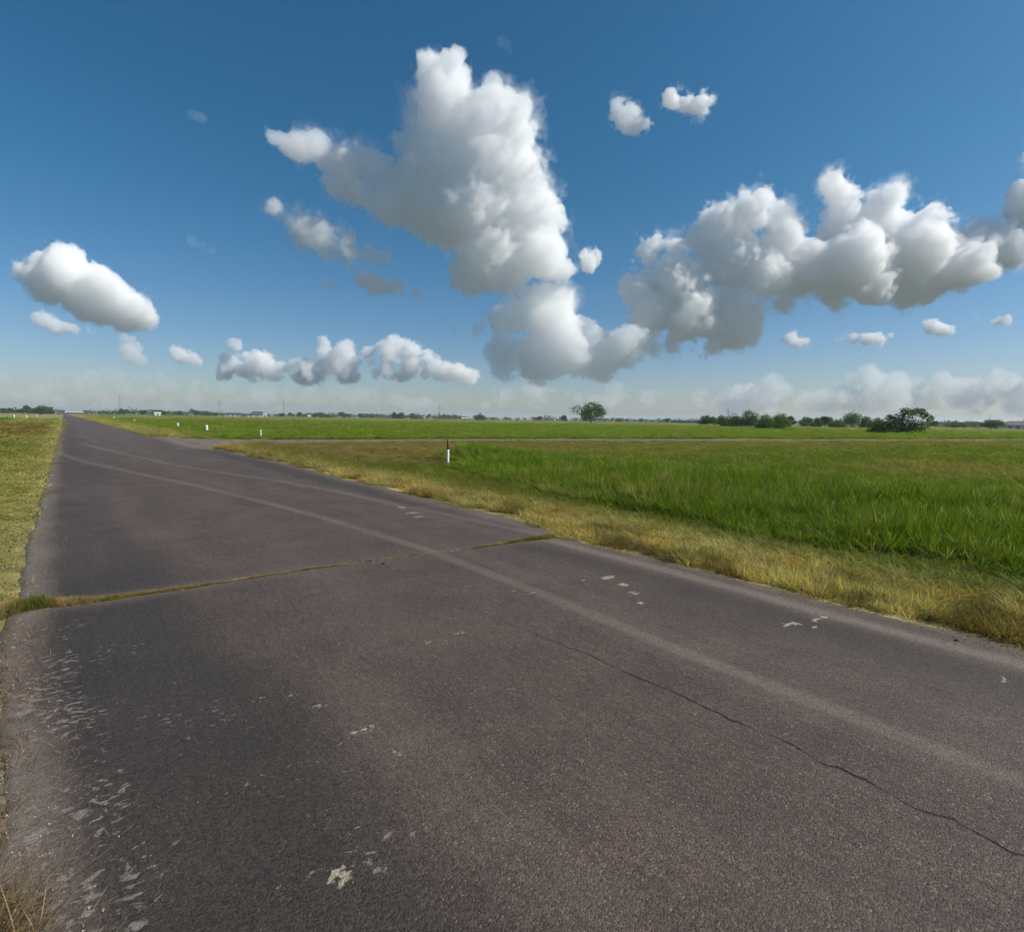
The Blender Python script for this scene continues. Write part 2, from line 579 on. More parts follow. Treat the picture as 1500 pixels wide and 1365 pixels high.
def asphalt_material(name, attr=True):
    t = NT(name)
    p = t.pos()
    vor = t.n('ShaderNodeTexVoronoi', {'Scale': 135.0, 'Vector': p, 'Randomness': 1.0})
    cellv = t.n('ShaderNodeSeparateColor', {'Color': vor.outputs['Color']})
    fine = t.noise(260, 3, .7, p)
    mid = t.noise(18, 5, .65, p)
    low = t.noise(1.3, 5, .6, p)
    stre = t.noise(6.0, 4, .6, t.scaled(p, (4.0, .55, 1)))
    base = t.mix(t.ramp(low, .3, .7), (.063, .043, .035), (.090, .063, .051))
    agg = t.mix(cellv.outputs[0], (.45, .45, .45), (1.6, 1.57, 1.53))
    base = t.mix(1.0, base, agg, 'MULTIPLY')
    base = t.mix(t.math('MULTIPLY', t.ramp(cellv.outputs[1], .94, .99), .5), base, (.28, .25, .22))
    base = t.mix(t.math('MULTIPLY', t.ramp(mid, .35, .7), .35), base, (.048, .040, .038))
    base = t.mix(t.math('MULTIPLY', t.ramp(stre, .48, .72), .45), base, (.033, .027, .024))
    str2 = t.noise(9.0, 4, .65, t.scaled(p, (7.0, .9, 1)))
    base = t.mix(t.math('MULTIPLY', t.ramp(str2, .50, .68), .50), base, (.026, .021, .018))
    h = t.math('ADD', t.math('MULTIPLY', vor.outputs['Distance'], -1.0), t.math('MULTIPLY', fine, .5))
    h = t.math('ADD', h, t.math('MULTIPLY', stre, .9))
    if attr:
        w = t.n('ShaderNodeAttribute', attribute_name='wear')
        s = t.n('ShaderNodeSeparateColor', {'Color': w.outputs['Color']})
        soil = t.n('ShaderNodeAttribute', attribute_name='soil').outputs['Fac']
        cd = t.n('ShaderNodeAttribute', attribute_name='crack').outputs['Fac']
        brk = t.noise(34, 5, .7, p)
        pn = t.math('MULTIPLY', s.outputs[0], t.math('ADD', .55, t.math('MULTIPLY', brk, .9)), clamp=True)
        palec = t.mix(t.ramp(mid, .3, .7), (.125, .102, .084), (.180, .150, .124))
        palec = t.mix(.55, palec, agg, 'MULTIPLY')
        c = t.mix(t.math('MULTIPLY', s.outputs[1], .80), base, t.mix(1.0, (.023, .022, .019), agg, 'MULTIPLY'))
        c = t.mix(t.math('MULTIPLY', pn, .80), c, palec)
        spm = t.ramp(t.math('ADD', s.outputs[2], t.math('MULTIPLY', t.math('SUBTRACT', brk, .5), 2.6)), .42, .62)
        c = t.mix(t.math('MULTIPLY', spm, .80), c, t.mix(.5, (.34, .295, .215), agg, 'MULTIPLY'))
        zone = t.n('ShaderNodeAttribute', attribute_name='scaling').outputs['Fac']
        warp = t.n('ShaderNodeVectorMath', {0: p, 1: t.scaled(t.n('ShaderNodeTexNoise', {'Scale': 5.0, 'Detail': 2.0, 'Vector': p}).outputs['Color'], (.20, .16, 0))}, operation='ADD').outputs[0]
        flk = t.noise(1.0, 4, .62, t.scaled(warp, (17.0, 27.0, 1)))
        fl2 = t.noise(1.7, 2, .5, p)
        flm = t.ramp(t.math('ADD', t.math('ADD', flk, t.math('MULTIPLY', zone, .145)), t.math('MULTIPLY', t.math('SUBTRACT', fl2, .5), .45)), .70, .77)
        c = t.mix(t.math('MULTIPLY', flm, .74), c, t.mix(.5, (.205, .172, .148), agg, 'MULTIPLY'))
        sm = t.ramp(t.math('ADD', soil, t.math('MULTIPLY', t.math('SUBTRACT', brk, .5), .9)), .35, .7)
        c = t.mix(sm, c, t.mix(brk, (.065, .052, .038), (.155, .125, .085)))
        # long crack with a crumbled lip
        wob = t.math('ADD', cd, t.math('MULTIPLY', t.math('SUBTRACT', t.noise(9, 4, .6, p), .5), .05))
        wob = t.math('ABSOLUTE', wob)
        py = t.n('ShaderNodeSeparateXYZ', {'Vector': p}).outputs[1]
        fade = t.math('SUBTRACT', 1.0, t.ramp(py, 2.2, 3.6))
        width = t.math('MULTIPLY', t.ramp(t.noise(5, 3, .6, p), .25, .75), .0105)
        width = t.math('ADD', t.math('MULTIPLY', width, fade), .0012)
        ck = t.math('MULTIPLY', t.math('SUBTRACT', 1.0, t.ramp(t.math('DIVIDE', wob, width), .6, 1.3)), t.math('SUBTRACT', 1.0, t.ramp(py, 3.6, 4.6)))
        c = t.mix(t.math('MULTIPLY', ck, .85), c, (.012, .011, .011))
        h = t.math('SUBTRACT', h, t.math('MULTIPLY', ck, 6.0))
        h = t.math('ADD', h, t.math('MULTIPLY', spm, 1.0))
    else:
        c = t.mix(t.math('MULTIPLY', t.ramp(low, .2, .8), .7), base, (.26, .225, .175))
    bp = t.n('ShaderNodeBump', {'Height': h, 'Strength': .75, 'Distance': .0045})
    b = t.n('ShaderNodeBsdfPrincipled', {'Base Color': c, 'Roughness': .74, 'Normal': bp.outputs[0], 'Specular IOR Level': .30})
    return t.finish(b.outputs[0])


ys = [-60.0]
while ys[-1] < 1500:
    y = ys[-1]
    ys.append(y + (max(.032, -.25 * y * .35) if y < -2 else .032 if y < 6.6 else .032 + (y - 6.6) * .022))
ys = np.array(ys)
us = np.linspace(0, 1, 190)
RU, RYY = np.meshgrid(us, ys)
rag = 1 - smoothstep(40, 90, RYY)
Lx = left_edge(RYY) + (fbm(RYY * 0, RYY, .5, 4, 3) - .5) * .14 * rag
Rx = right_edge(RYY) + (fbm(RYY * 0 + 9, RYY, .5, 4, 3) - .5) * .14 * rag
RX = Lx + (Rx - Lx) * RU
ex = np.minimum(RU, 1 - RU)
RZ = .0 + .004 * (fbm(RX, RYY, .8, 3, 1) - .5) - .018 * (ex < 1e-6)
jd0 = np.abs(RYY - JOINT_Y(RX))
RZ = RZ - .018 * np.exp(-(jd0 / .02) ** 2)
rm = grid_mesh('road', RX, RYY, RZ)
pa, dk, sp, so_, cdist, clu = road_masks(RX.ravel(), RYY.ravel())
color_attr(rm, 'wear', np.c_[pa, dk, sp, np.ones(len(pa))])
float_attr(rm, 'soil', so_)
float_attr(rm, 'scaling', clu)
float_attr(rm, 'crack', cdist)
tag(link('road', rm, asphalt_material('worn_asphalt')), kind='structure')

# side road and the flared mouth of the junction
n = 160
a, b = resample(NEAR, n), resample(FAR, n)
uu = np.linspace(0, 1, 9)
PX = a[:, 0][:, None] * (1 - uu) + b[:, 0][:, None] * uu
PY = a[:, 1][:, None] * (1 - uu) + b[:, 1][:, None] * uu
PZ = np.full(PX.shape, -.006)
PZ[:, 0] = PZ[:, -1] = -.03
tag(link('side_road', grid_mesh('side_road', PX[:, ::-1], PY[:, ::-1], PZ), asphalt_material('dusty_asphalt', False)), kind='structure')
print('ground', time.time() - T0)


# ------------------------------------------------------------------ grass
def blade_material(name, trans=.45):
    t = NT(name)
    tint = t.n('ShaderNodeAttribute', attribute_type='INSTANCER', attribute_name='tint').outputs['Color']
    bl = t.n('ShaderNodeAttribute', attribute_name='blade').outputs['Fac']
    c = t.mix(bl, (.62, .66, .60), (1.60, 1.48, 1.25))
    c = t.mix(1.0, tint, c, 'MULTIPLY')
    d = t.n('ShaderNodeBsdfDiffuse', {'Color': c})
    tr = t.n('ShaderNodeBsdfTranslucent', {'Color': t.mix(1.0, c, (1.15, 1.25, .7), 'MULTIPLY')})
    g = t.n('ShaderNodeBsdfGlossy', {'Color': (.5, .5, .5, 1), 'Roughness': .45})
    m = t.n('ShaderNodeMixShader', {0: trans, 1: d.outputs[0], 2: tr.outputs[0]})
    m2 = t.n('ShaderNodeMixShader', {0: .015, 1: m.outputs[0], 2: g.outputs[0]})
    return t.finish(m2.outputs[0])


BLADE = blade_material('grass_blades')


def tuft(name, n, spread, hmin, hmax, lean, width, seed, bend=.5, flat=0.0, hr=.15):
    r = random.Random(seed)
    v, f, bl = [], [], []
    for i in range(n):
        a = r.uniform(0, 2 * math.pi); rad = spread * math.sqrt(r.random())
        x, y = rad * math.cos(a), rad * math.sin(a)
        h = r.uniform(hmin, hmax)
        la = a + r.uniform(-1, 1)
        ln = r.uniform(.15, 1) * lean + flat * r.random()
        wa = r.uniform(0, math.pi)
        wx, wy = math.cos(wa) * width / 2, math.sin(wa) * width / 2
        b0 = len(v)
        for k, s in enumerate((0, .4, .75, 1.0)):
            off = ln * h * hr * (s ** (1 + bend * 2))
            z = h * s * (1 - .22 * min(ln, 1.5) * s)
            cx_, cy_ = x + math.cos(la) * off, y + math.sin(la) * off
            w = (1, .9, .6, 0)[k]
            if k < 3:
                v += [(cx_ - wx * w, cy_ - wy * w, z - .02 * (k == 0)), (cx_ + wx * w, cy_ + wy * w, z - .02 * (k == 0))]
                bl += [0, 0]
            else:
                v.append((cx_, cy_, z)); bl.append(0)
        q = r.random()
        for j in range(b0, len(v)):
            bl[j] = q
        f += [(b0, b0 + 1, b0 + 3, b0 + 2), (b0 + 2, b0 + 3, b0 + 5, b0 + 4), (b0 + 4, b0 + 5, b0 + 6)]
    me = bpy.data.meshes.new(name)
    me.from_pydata(v, [], f)
    float_attr(me, 'blade', bl)
    me.materials.append(BLADE)
    return bpy.data.objects.new(name, me)          # a source shape for the scatter, never linked to the scene


def scatter(name, label, protos, P, rot, scl, idx, col):
    """one object of stuff: points that carry the tufts"""
    me = bpy.data.meshes.new(name)
    me.vertices.add(len(P))
    me.vertices.foreach_set('co', np.asarray(P, dtype=np.float32).ravel())
    for nm, arr in (('rot', rot), ('scl', scl)):
        at_ = me.attributes.new(nm, 'FLOAT_VECTOR', 'POINT')
        at_.data.foreach_set('vector', np.asarray(arr, dtype=np.float32).ravel())
    ia = me.attributes.new('kindex', 'INT', 'POINT')
    ia.data.foreach_set('value', np.asarray(idx, dtype=np.int32))
    color_attr(me, 'tint', np.c_[col, np.ones(len(col))])
    o = link(name, me)
    g = bpy.data.node_groups.new(name, 'GeometryNodeTree')
    g.interface.new_socket('Geometry', in_out='INPUT', socket_type='NodeSocketGeometry')
    g.interface.new_socket('Geometry', in_out='OUTPUT', socket_type='NodeSocketGeometry')
    N, L = g.nodes, g.links
    gi, go = N.new('NodeGroupInput'), N.new('NodeGroupOutput')
    m2p = N.new('GeometryNodeMeshToPoints')
    L.new(gi.outputs[0], m2p.inputs['Mesh'])
    iop = N.new('GeometryNodeInstanceOnPoints')
    L.new(m2p.outputs[0], iop.inputs['Points'])
    join = N.new('GeometryNodeJoinGeometry')
    g2i = N.new('GeometryNodeGeometryToInstance')
    for pr in reversed(protos):
        oi = N.new('GeometryNodeObjectInfo')
        oi.inputs['Object'].default_value = pr
        oi.inputs['As Instance'].default_value = True
        L.new(oi.outputs['Geometry'], join.inputs[0])
    L.new(join.outputs[0], iop.inputs['Instance'])
    iop.inputs['Pick Instance'].default_value = True

    def att(nm, typ):
        a_ = N.new('GeometryNodeInputNamedAttribute')
        a_.data_type = typ
        a_.inputs['Name'].default_value = nm
        return a_.outputs['Attribute']
    L.new(att('kindex', 'INT'), iop.inputs['Instance Index'])
    L.new(att('rot', 'FLOAT_VECTOR'), iop.inputs['Rotation'])
    L.new(att('scl', 'FLOAT_VECTOR'), iop.inputs['Scale'])
    L.new(iop.outputs[0], go.inputs[0])
    md = o.modifiers.new('scatter', 'NODES')
    md.node_group = g
    tag(o, label, 'grass', kind='stuff')
    return o


def log_points(n, r0, r1, a0, a1):
    r = np.exp(rng.uniform(math.log(r0), math.log(r1), n))
    az = rng.uniform(R(a0), R(a1), n)
    return r * np.sin(az), r * np.cos(az), r


def do_scatter(name, label, protos, x, y, keep, hscale, wscale, tilt, jitter=.18, wind=0.0, extra=None):
    x, y, hs, ws = x[keep], y[keep], hscale[keep], wscale[keep]
    c, h, dry = field_color(x, y)
    if extra is not None:
        c = extra(x, y, c)
    n = len(x)
    c = c * (1 + (rng.random((n, 1)) - .5) * 2 * jitter) * (1 + (rng.random((n, 3)) - .5) * .12)
    z = ground_z(x, y)
    z = np.where(z < -.065, 0, z)
    rot = np.c_[(rng.random((n, 2)) - .5) * 2 * tilt, rng.random(n) * 6.283]
    j = .75 + .5 * rng.random(n)
    sc = np.c_[ws * j, ws * j, hs * (.7 + .6 * rng.random(n))]
    idx = rng.integers(0, len(protos), n)
    return scatter(name, label, protos, np.c_[x, y, z], rot, sc, idx, c)


tall = [tuft('tall_tuft', 42, .12, .45, 1.1, .75, .0085, 10 + i, .5, hr=.4) for i in range(4)]      # unit height
dryt = [tuft('dry_tuft', 40, .085, .35, 1.15, 1.1, .0045, 50 + i, .3, .5, hr=.14) for i in range(4)]
shortt = [tuft('turf_tuft', 34, .085, .3, 1.1, 1.2, .0065, 70 + i, .3, .3, hr=.07) for i in range(4)]

# tall wet grass in and beyond the ditch
x, y, r = log_points(78000, 6.5, 75, -5, 98)
ta = tall_amt(x, y)
_, hh, _ = field_color(x, y)
dens_ = .45 + .9 * smoothstep(.38, .62, fbm(x, y, .7, 3, 1))
keep = (~on_pavement(x, y, .1)) & (rng.random(len(x)) < ta * dens_) & (ta > .2) & (x > 7)
edge_x = np.interp(y, [-30, 0, 1.8, 4.3, 6.2, 9.7, 11.5, 14.6, 17, 19.5], [8.1, 8.0, 7.7, 7.6, 7.6, 8.3, 8.7, 9.6, 10.6, 12.5])
hs = hh * (.45 + 1.0 * fbm(x, y, .9, 3, 4)) * (.50 + .50 * smoothstep(-.1, 1.2, x - edge_x))
ws = np.clip((r / 9) ** .75, .8, 4)
do_scatter('tall_green_grass', 'tall bright green grass standing in the ditch right of the road', tall, x, y, keep, hs, ws, .16, .32,
           extra=lambda X, Y, C: np.where((rng.random(len(X)) < .07 + .25 * (vnoise(X, Y, .8, 2) > .78))[:, None], [.27, .235, .10], C))

# shorter field grass with seed heads, this side and beyond the side road
x, y, r = log_points(90000, 8, 420, -14, 102)
ta = tall_amt(x, y)
_, hh, _ = field_color(x, y)
keep = (~on_pavement(x, y, .25)) & (rng.random(len(x)) < (1 - ta * .9)) & (x > 5) & ((x > 9) | (y > 16)) & ((x > 7.4) | (y > 40))
hs = hh * (.6 + .7 * fbm(x, y, 3, 3, 4))
gap = side_near(np.clip(x, 5, 260)) - y
hs = hs * np.where((gap > 0) & (x < 200), .30 + .70 * smoothstep(2, 14, gap), 1.0)
ws = np.clip((r / 9) ** .8, .9, 18)
do_scatter('meadow_grass', 'green and tan meadow grass covering the flat field', tall, x, y, keep, hs, ws, .2, .3, extra=lambda X, Y, C: np.where((rng.random(len(X)) < .10)[:, None], [.26, .21, .10], C))

# dry verge on the right
n = 44000
y = -6 + 46 * rng.random(n) ** 1.7
x = 5.35 + 3.6 * rng.random(n)
r = np.hypot(x, y)
ed = right_edge(y) + (fbm(y * 0 + 9, y, .5, 4, 3) - .5) * .14
lim = np.interp(y, [-6, 4, 6, 10, 20, 40], [8.0, 7.9, 7.9, 8.6, 9.2, 9.2])
bulge = .45 * np.exp(-((y - 5.45) / .22) ** 2)
keep = (x > ed + .06 - bulge + (fbm(x, y, .35, 3, 1) - .5) * .35) & (x < lim) & (y < side_near(x) - .15) & (tall_amt(x, y) < .6)
keep &= ~((x < ed + .35) & (fbm(x, y, .6, 2, 5) < .40) & (np.abs(y - 5.45) > .5))
lush = .6 + .7 * fbm(x, y, .7, 3, 2)
hs = (.078 * (1 - smoothstep(6.1, 6.7, x)) + .042) * lush * (.55 + .9 * fbm(x, y, .22, 2, 6)) * (1 - .35 * smoothstep(10, 22, y))
ws = np.clip((r / 7) ** .6, .9, 3)
do_scatter('dry_verge_grass', 'straw coloured dry grass along the right edge of the road', dryt, x, y, keep, hs, ws, .55, .38,
           extra=lambda X, Y, C: C * (1 - .62 * smoothstep(.50, .66, fbm(X, Y, .38, 3, 0)) * (1 - smoothstep(6.2, 7.0, X)))[:, None] * np.where((vnoise(X, Y, .45, 2) > .6)[:, None], [1.0, .88, .72], [1.0, 1.0, 1.0]))

# left of the road
x, y, r = log_points(52000, 1.9, 160, -80, 3)
ed = left_edge(y) + (fbm(y * 0, y, .5, 4, 3) - .5) * .14
keep = (x < ed - .02 + .10 * (fbm(x, y, .3, 2, 2) - .35)) & (y > -3)
bare = np.maximum(smoothstep(.35, .0, ed - x) * (1 - smoothstep(6, 13, y)), 1.1 * (smoothstep(1.1, .6, ed - x) * (1 - smoothstep(4.2, 4.9, y))))
keep &= rng.random(len(x)) > np.minimum(bare * .85, .88)
hs = (.045 + .05 * smoothstep(.6, 2.5, ed - x)) * (.5 + fbm(x, y, .8, 3, 1)) * (1 + 2.0 * ((x < -9) & (y > 120) & (y < 220)))
ws = np.clip((r / 6) ** .8, .8, 12)
do_scatter('left_verge_grass', 'short patchy green and dry grass on the left verge', shortt, x, y, keep, hs, ws, .35, .25)

# weeds rooted in the joint across the road
n = 3600
t_ = rng.random(n)
xx = np.where(t_ < .60, -.80 + 3.2 * rng.random(n) ** 2.0, np.where(t_ < .85, 6.3 - 2.3 * rng.random(n) ** 1.4, -.4 + 6 * rng.random(n)))
hw = np.interp(xx, [-.8, -.3, .5, 1.2, 1.6, 3.9, 4.6, 5.4, 6], [.18, .07, .028, .014, .010, .010, .025, .12, .28])
yy = JOINT_Y(xx) + rng.normal(0, 1, n) * hw * .55
x, y = xx, yy
lively = fbm(x, y * 0, .28, 3, 3)
keep = (rng.random(n) < np.clip(np.interp(x, [-.8, .3, 1.2, 1.8, 4.0, 4.7], [1, .95, .85, .6, .55, 1.0]) + (lively - .5) * 1.3, .05, 1))
hs = np.interp(xx, [-.8, -.3, .3, 1.3, 4, 5, 6], [.12, .085, .035, .016, .013, .05, .12]) * (.3 + 1.4 * lively)
do_scatter('joint_weeds', 'low weeds growing out of the joint across the road', shortt, x, y, keep, hs, np.interp(xx, [-.8, 0, 1.2, 4, 5, 6], [.45, .34, .17, .15, .3, .45]), .5, .3,
           extra=lambda X, Y, C: (np.array([.13, .145, .040]) * (1 - smoothstep(.4, .6, fbm(X, Y, .22, 3, 5)))[:, None] + np.array([.26, .20, .10]) * smoothstep(.4, .6, fbm(X, Y, .22, 3, 5))[:, None]) + np.array([.10, .05, .02]) * (vnoise(X, Y, .2, 1) > .62)[:, None])

# grit and small stones along both edges and the joint
def pebble(seed):
    import bmesh
    q = random.Random(seed)
    bm = bmesh.new()
    bmesh.ops.create_icosphere(bm, subdivisions=1, radius=1)
    for v in bm.verts:
        v.co *= 1 + q.uniform(-.3, .3)
        v.co.z *= .6
    me = bpy.data.meshes.new('pebble'); bm.to_mesh(me); bm.free()
    me.materials.append(PEB)
    return bpy.data.objects.new('pebble', me)


t = NT('pebble_stone')
t.n('ShaderNodeBsdfDiffuse')
PEB = t.finish(t.n('ShaderNodeBsdfDiffuse', {'Color': t.n('ShaderNodeAttribute', attribute_type='INSTANCER', attribute_name='tint').outputs['Color']}).outputs[0])
n = 15000
k = rng.random(n)
y = np.where(k < .40, 1.6 + 9 * rng.random(n) ** 1.4, -1 + 13 * rng.random(n) ** 1.2)
x = np.where(k < .40, left_edge(y) + np.abs(rng.normal(0, .20, n)) - .25, right_edge(y) - np.abs(rng.normal(0, .16, n)) + .10)
jx = rng.uniform(-.3, 5.4, n)
x = np.where(k > .86, jx, x); y = np.where(k > .86, JOINT_Y(jx) + rng.normal(0, .035, n), y)
loose = rng.random(n) < .05
x = np.where(loose, rng.uniform(-.2, 5.3, n), x); y = np.where(loose, rng.uniform(.5, 7, n), y)
sz = (.0016 + .0042 * rng.random(n) ** 3) * np.where(loose, .6, 1)
col_ = np.array([.24, .20, .16]) * (.5 + 1.2 * rng.random((n, 1)))
o_ = scatter('edge_gravel', 'loose grit and small stones along the road edges', [pebble(i) for i in range(4)], np.c_[x, y, np.full(n, .002)],
             rng.random((n, 3)) * 6.28, np.c_[sz, sz, sz], rng.integers(0, 4, n), col_)
o_['category'] = 'gravel'

# loose straw on the left edge and the big dry tuft at the near left corner
n = 900
x = -.62 + 1.15 * rng.random(n) ** 1.6
y = 1.7 + 5.5 * rng.random(n)
keep = x < left_edge(y) + .42 * rng.random(n)
do_scatter('loose_straw', 'loose dry stalks lying on the gritty left edge of the road', [tuft('stalk', 3, .06, .1, .35, 1.0, .0018, 90 + i, .1, 1.2, hr=.20) for i in range(3)],
           x, y, keep, np.full(n, .10), np.full(n, .9), .3, .3, extra=lambda X, Y, C: np.tile(np.array([.33, .26, .14]), (len(X), 1)))
n = 420
a_ = rng.uniform(0, 6.28, n); q_ = .20 * np.sqrt(rng.random(n))
x = -.34 + q_ * np.cos(a_); y = 2.20 + 1.3 * q_ * np.sin(a_)
x[200:] = rng.uniform(-.85, -.22, n - 200); y[200:] = rng.uniform(1.8, 5.6, n - 200)
do_scatter('dry_clump', 'straggly clump of dead grass at the near left road edge', [tuft('dead_tuft', 26, .06, .4, 1.2, 1.3, .0030, 110 + i, .4, .7, hr=.13) for i in range(3)],
           x, y, np.ones(n, bool), np.where(np.arange(n) < 200, .06, .035), np.full(n, .9), .6, .5, extra=lambda X, Y, C: np.tile(np.array([.20, .145, .085]), (len(X), 1)))
print('grass', time.time() - T0)


# ------------------------------------------------------------------ trees
def leaf_material(name, c1, c2, trans=.35):
    t = NT(name)
    a = t.n('ShaderNodeAttribute', attribute_name='shade').outputs['Fac']
    inf = t.n('ShaderNodeObjectInfo').outputs['Random']
    c = t.mix(a, c1, c2)
    c = t.mix(t.math('MULTIPLY', inf, .35), c, tuple(q * .55 for q in c1))
    d = t.n('ShaderNodeBsdfDiffuse', {'Color': c})
    tr = t.n('ShaderNodeBsdfTranslucent', {'Color': t.mix(1.0, c, (1.2, 1.3, .8), 'MULTIPLY')})
    m = t.n('ShaderNodeMixShader', {0: trans, 1: d.outputs[0], 2: tr.outputs[0]})
    return t.finish(m.outputs[0])


LEAF = {
    'dark': leaf_material('leaves_dark', (.038, .078, .018), (.090, .145, .032)),
    'mid': leaf_material('leaves_mid', (.058, .115, .020), (.140, .215, .042)),
    'light': leaf_material('leaves_light', (.070, .130, .024), (.150, .220, .045)),
}
BARK = simple_mat('bark', (.10, .080, .060), .9, .35, 8, bump=.6)


def crown_mesh(name, blobs, n, leaf, seed, hollow=.45):
    """many small leaf faces through the volume of a set of blobs (x,y,z,r,flat)"""
    g = np.random.default_rng(seed)
    bl = np.array(blobs, float)
    w = bl[:, 3] ** 2
    k = g.choice(len(bl), n, p=w / w.sum())
    d = g.normal(size=(n, 3))
    d /= np.linalg.norm(d, axis=1)[:, None]
    rr = (hollow + (1 - hollow) * g.random(n) ** .6)
    # lumpy surface
    rr *= 1 + .22 * np.sin(d[:, 0] * 7 + k) * np.cos(d[:, 1] * 6 + 2 * k) + .16 * g.normal(size=n)
    c = bl[k, :3] + d * (bl[k, 3] * rr)[:, None] * np.c_[np.ones(n), np.ones(n), bl[k, 4]]
    c[:, 2] = np.maximum(c[:, 2], .06)
    nrm = d * .6 + g.normal(size=(n, 3)) * .7
    nrm /= np.linalg.norm(nrm, axis=1)[:, None]
    t1 = np.cross(nrm, g.normal(size=(n, 3)))
    t1 /= np.linalg.norm(t1, axis=1)[:, None]
    t2 = np.cross(nrm, t1)
    s = leaf * (.5 + g.random(n))[:, None]
    v = np.stack([c - t1 * s, c + t2 * s * .6, c + t1 * s, c - t2 * s * .6], 1).reshape(-1, 3)
    f = np.arange(n * 4).reshape(-1, 4)
    me = mesh_np(name, v, f)
    sh = np.repeat(np.clip(.5 + .35 * g.normal(size=n) + .25 * np.sin(k * 2.3), 0, 1), 4)
    float_attr(me, 'shade', sh)
    return me


def trunk_mesh(name, h, r, blobs, seed, split=.3):
    q = random.Random(seed)
    m = MB()
    top = Vector((q.uniform(-.05, .05) * h, q.uniform(-.05, .05) * h, h * split))
    m.tube((0, 0, -.15), top, r, r * .72, 8, False)
    m.tube(top, (top.x, top.y, h * .75), r * .72, r * .25, 6, False)
    for (x, y, z, br, fl) in blobs:
        zz = max(z, h * split * .7)
        mid = Vector((x * .5, y * .5, top.z + (zz - top.z) * .35))
        m.tube(top, mid, r * .45, r * .28, 6, False)
        m.tube(mid, (x, y, zz), r * .28, r * .06, 5, False)
    return m.mesh(name)


def make_tree(name, loc, H, Wd, style, leafmat, n, leaf, seed, label, cat='tree', group=None):
    q = random.Random(seed)
    bl = []
    if style == 'open':          # spreading crown with gaps
        for i in range(15):
            a = i * 2.4 + q.uniform(-.3, .3)
            rad = Wd * .5 * q.uniform(.25, .78)
            z = H * q.uniform(.38, .88) * (1 - .25 * (rad / (Wd * .5)) ** 2)
            bl.append((rad * math.cos(a), rad * math.sin(a), z, Wd * q.uniform(.12, .18), .8))
        bl.append((0, 0, H * .84, Wd * .17, .8))
    elif style == 'round':
        for i in range(11):
            a = i * 2.4
            rad = Wd * .5 * q.uniform(.1, .58)
            bl.append((rad * math.cos(a), rad * math.sin(a), H * q.uniform(.30, .74), Wd * q.uniform(.16, .24), .95))
        bl.append((0, 0, H * .72, Wd * .26, .9))
    elif style == 'bush':        # foliage down to the ground
        for i in range(14):
            a = i * 2.4
            rad = Wd * .5 * q.uniform(.1, .68)
            bl.append((rad * math.cos(a), rad * math.sin(a), H * q.uniform(.15, .72) * (1 - .3 * rad / (Wd * .5)), Wd * q.uniform(.13, .22), .95))
        bl.append((0, 0, H * .70, Wd * .20, .9))
    else:                        # 'low' flat crown
        for i in range(10):
            a = i * 2.4
            rad = Wd * .5 * q.uniform(.2, .75)
            bl.append((rad * math.cos(a), rad * math.sin(a), H * q.uniform(.45, .75), Wd * q.uniform(.14, .20), .6))
    zs = max(b[2] + b[3] * b[4] for b in bl)
    bl = [(b[0], b[1], b[2] * H / zs, b[3], b[4]) for b in bl]
    e = empty(name, loc, q.uniform(0, 6.28) if cat == 'tree' and style != 'open' else 0)
    tag(e, label, cat, group)
    link('trunk', trunk_mesh('trunk', H, H * .028 + .05, bl, seed, .28), BARK, e)
    link('crown', crown_mesh('crown', bl, n, leaf, seed), leafmat, e)
    return e


def tree_px(cx, w, top, d, style, mat, n, seed, label, name='tree', cat='tree', group=None, lift=0.0):
    x, y = far(cx, d)
    hor = 603 + 22 * cx / 1500.0
    sc = d / FPX * math.hypot(1, (cx - 750) / FPX) ** 0 
    # distance measured along the ray -> image plane depth
    depth = d * math.cos(math.atan((cx - 750) / FPX))
    H = CAM_H + (hor - top) * depth / FPX
    Wd = w * 1.45 * depth / FPX / math.hypot(1, (cx - 750) / FPX) ** .5
    leaf = max(.11, depth / FPX * .85); n = int(n * 1.5)
    return make_tree(name, (x, y, 0), H, Wd, style, mat, n, leaf, seed, label, cat, group)


tree_px(866, 40, 589, 214, 'open', LEAF['dark'], 2600, 3, 'lone spreading tree with an open crown in the middle of the far field', 'field_tree')
# the large shrubby tree right of centre: low dark mass on the left, taller open crown on the right
x, y = far(1322, 111)
e = tag(empty('field_tree', (x, y, 0), -YAW - R(35)), 'big bushy tree touching the ground beside the side road, nearest of the right-hand trees', 'tree')
bl = [(-3.4, 0, .9, 1.3, .8), (-2.2, .5, 1.4, 1.6, .8), (-.8, -.6, 1.6, 1.7, .85), (.8, .4, 1.5, 1.6, .85), (2.2, 0, 1.5, 1.4, .8), (-.6, .4, 2.8, 1.1, .8), (.6, -.4, 3.4, 1.1, .8), (1.6, .4, 3.9, .85, .7), (2.7, -.2, 3.3, .9, .7), (3.6, .2, 2.7, .75, .7), (.2, .6, 4.0, .7, .7), (4.2, 0, 1.9, .6, .7), (-1.9, .2, 2.9, .7, .7), (2.4, .5, 4.05, .55, .7), (-4.3, 0, .5, .8, .7)]
link('trunk', trunk_mesh('trunk', 4.0, .16, bl, 4, .12), BARK, e)
link('crown', crown_mesh('crown', bl, 5200, .13, 4, .35), LEAF['dark'], e)
tree_px(1121, 28, 607, 141, 'bush', LEAF['mid'], 2200, 11, 'round green bushy tree, left one of the close pair in the right field', 'field_tree')
tree_px(1143, 33, 605, 143, 'bush', LEAF['mid'], 2400, 12, 'round green bushy tree, right one of the close pair in the right field', 'field_tree')
tree_px(1037, 21, 608, 200, 'open', LEAF['dark'], 1500, 13, 'small dark tree with visible trunk at the left end of the right-hand grove', 'field_tree')
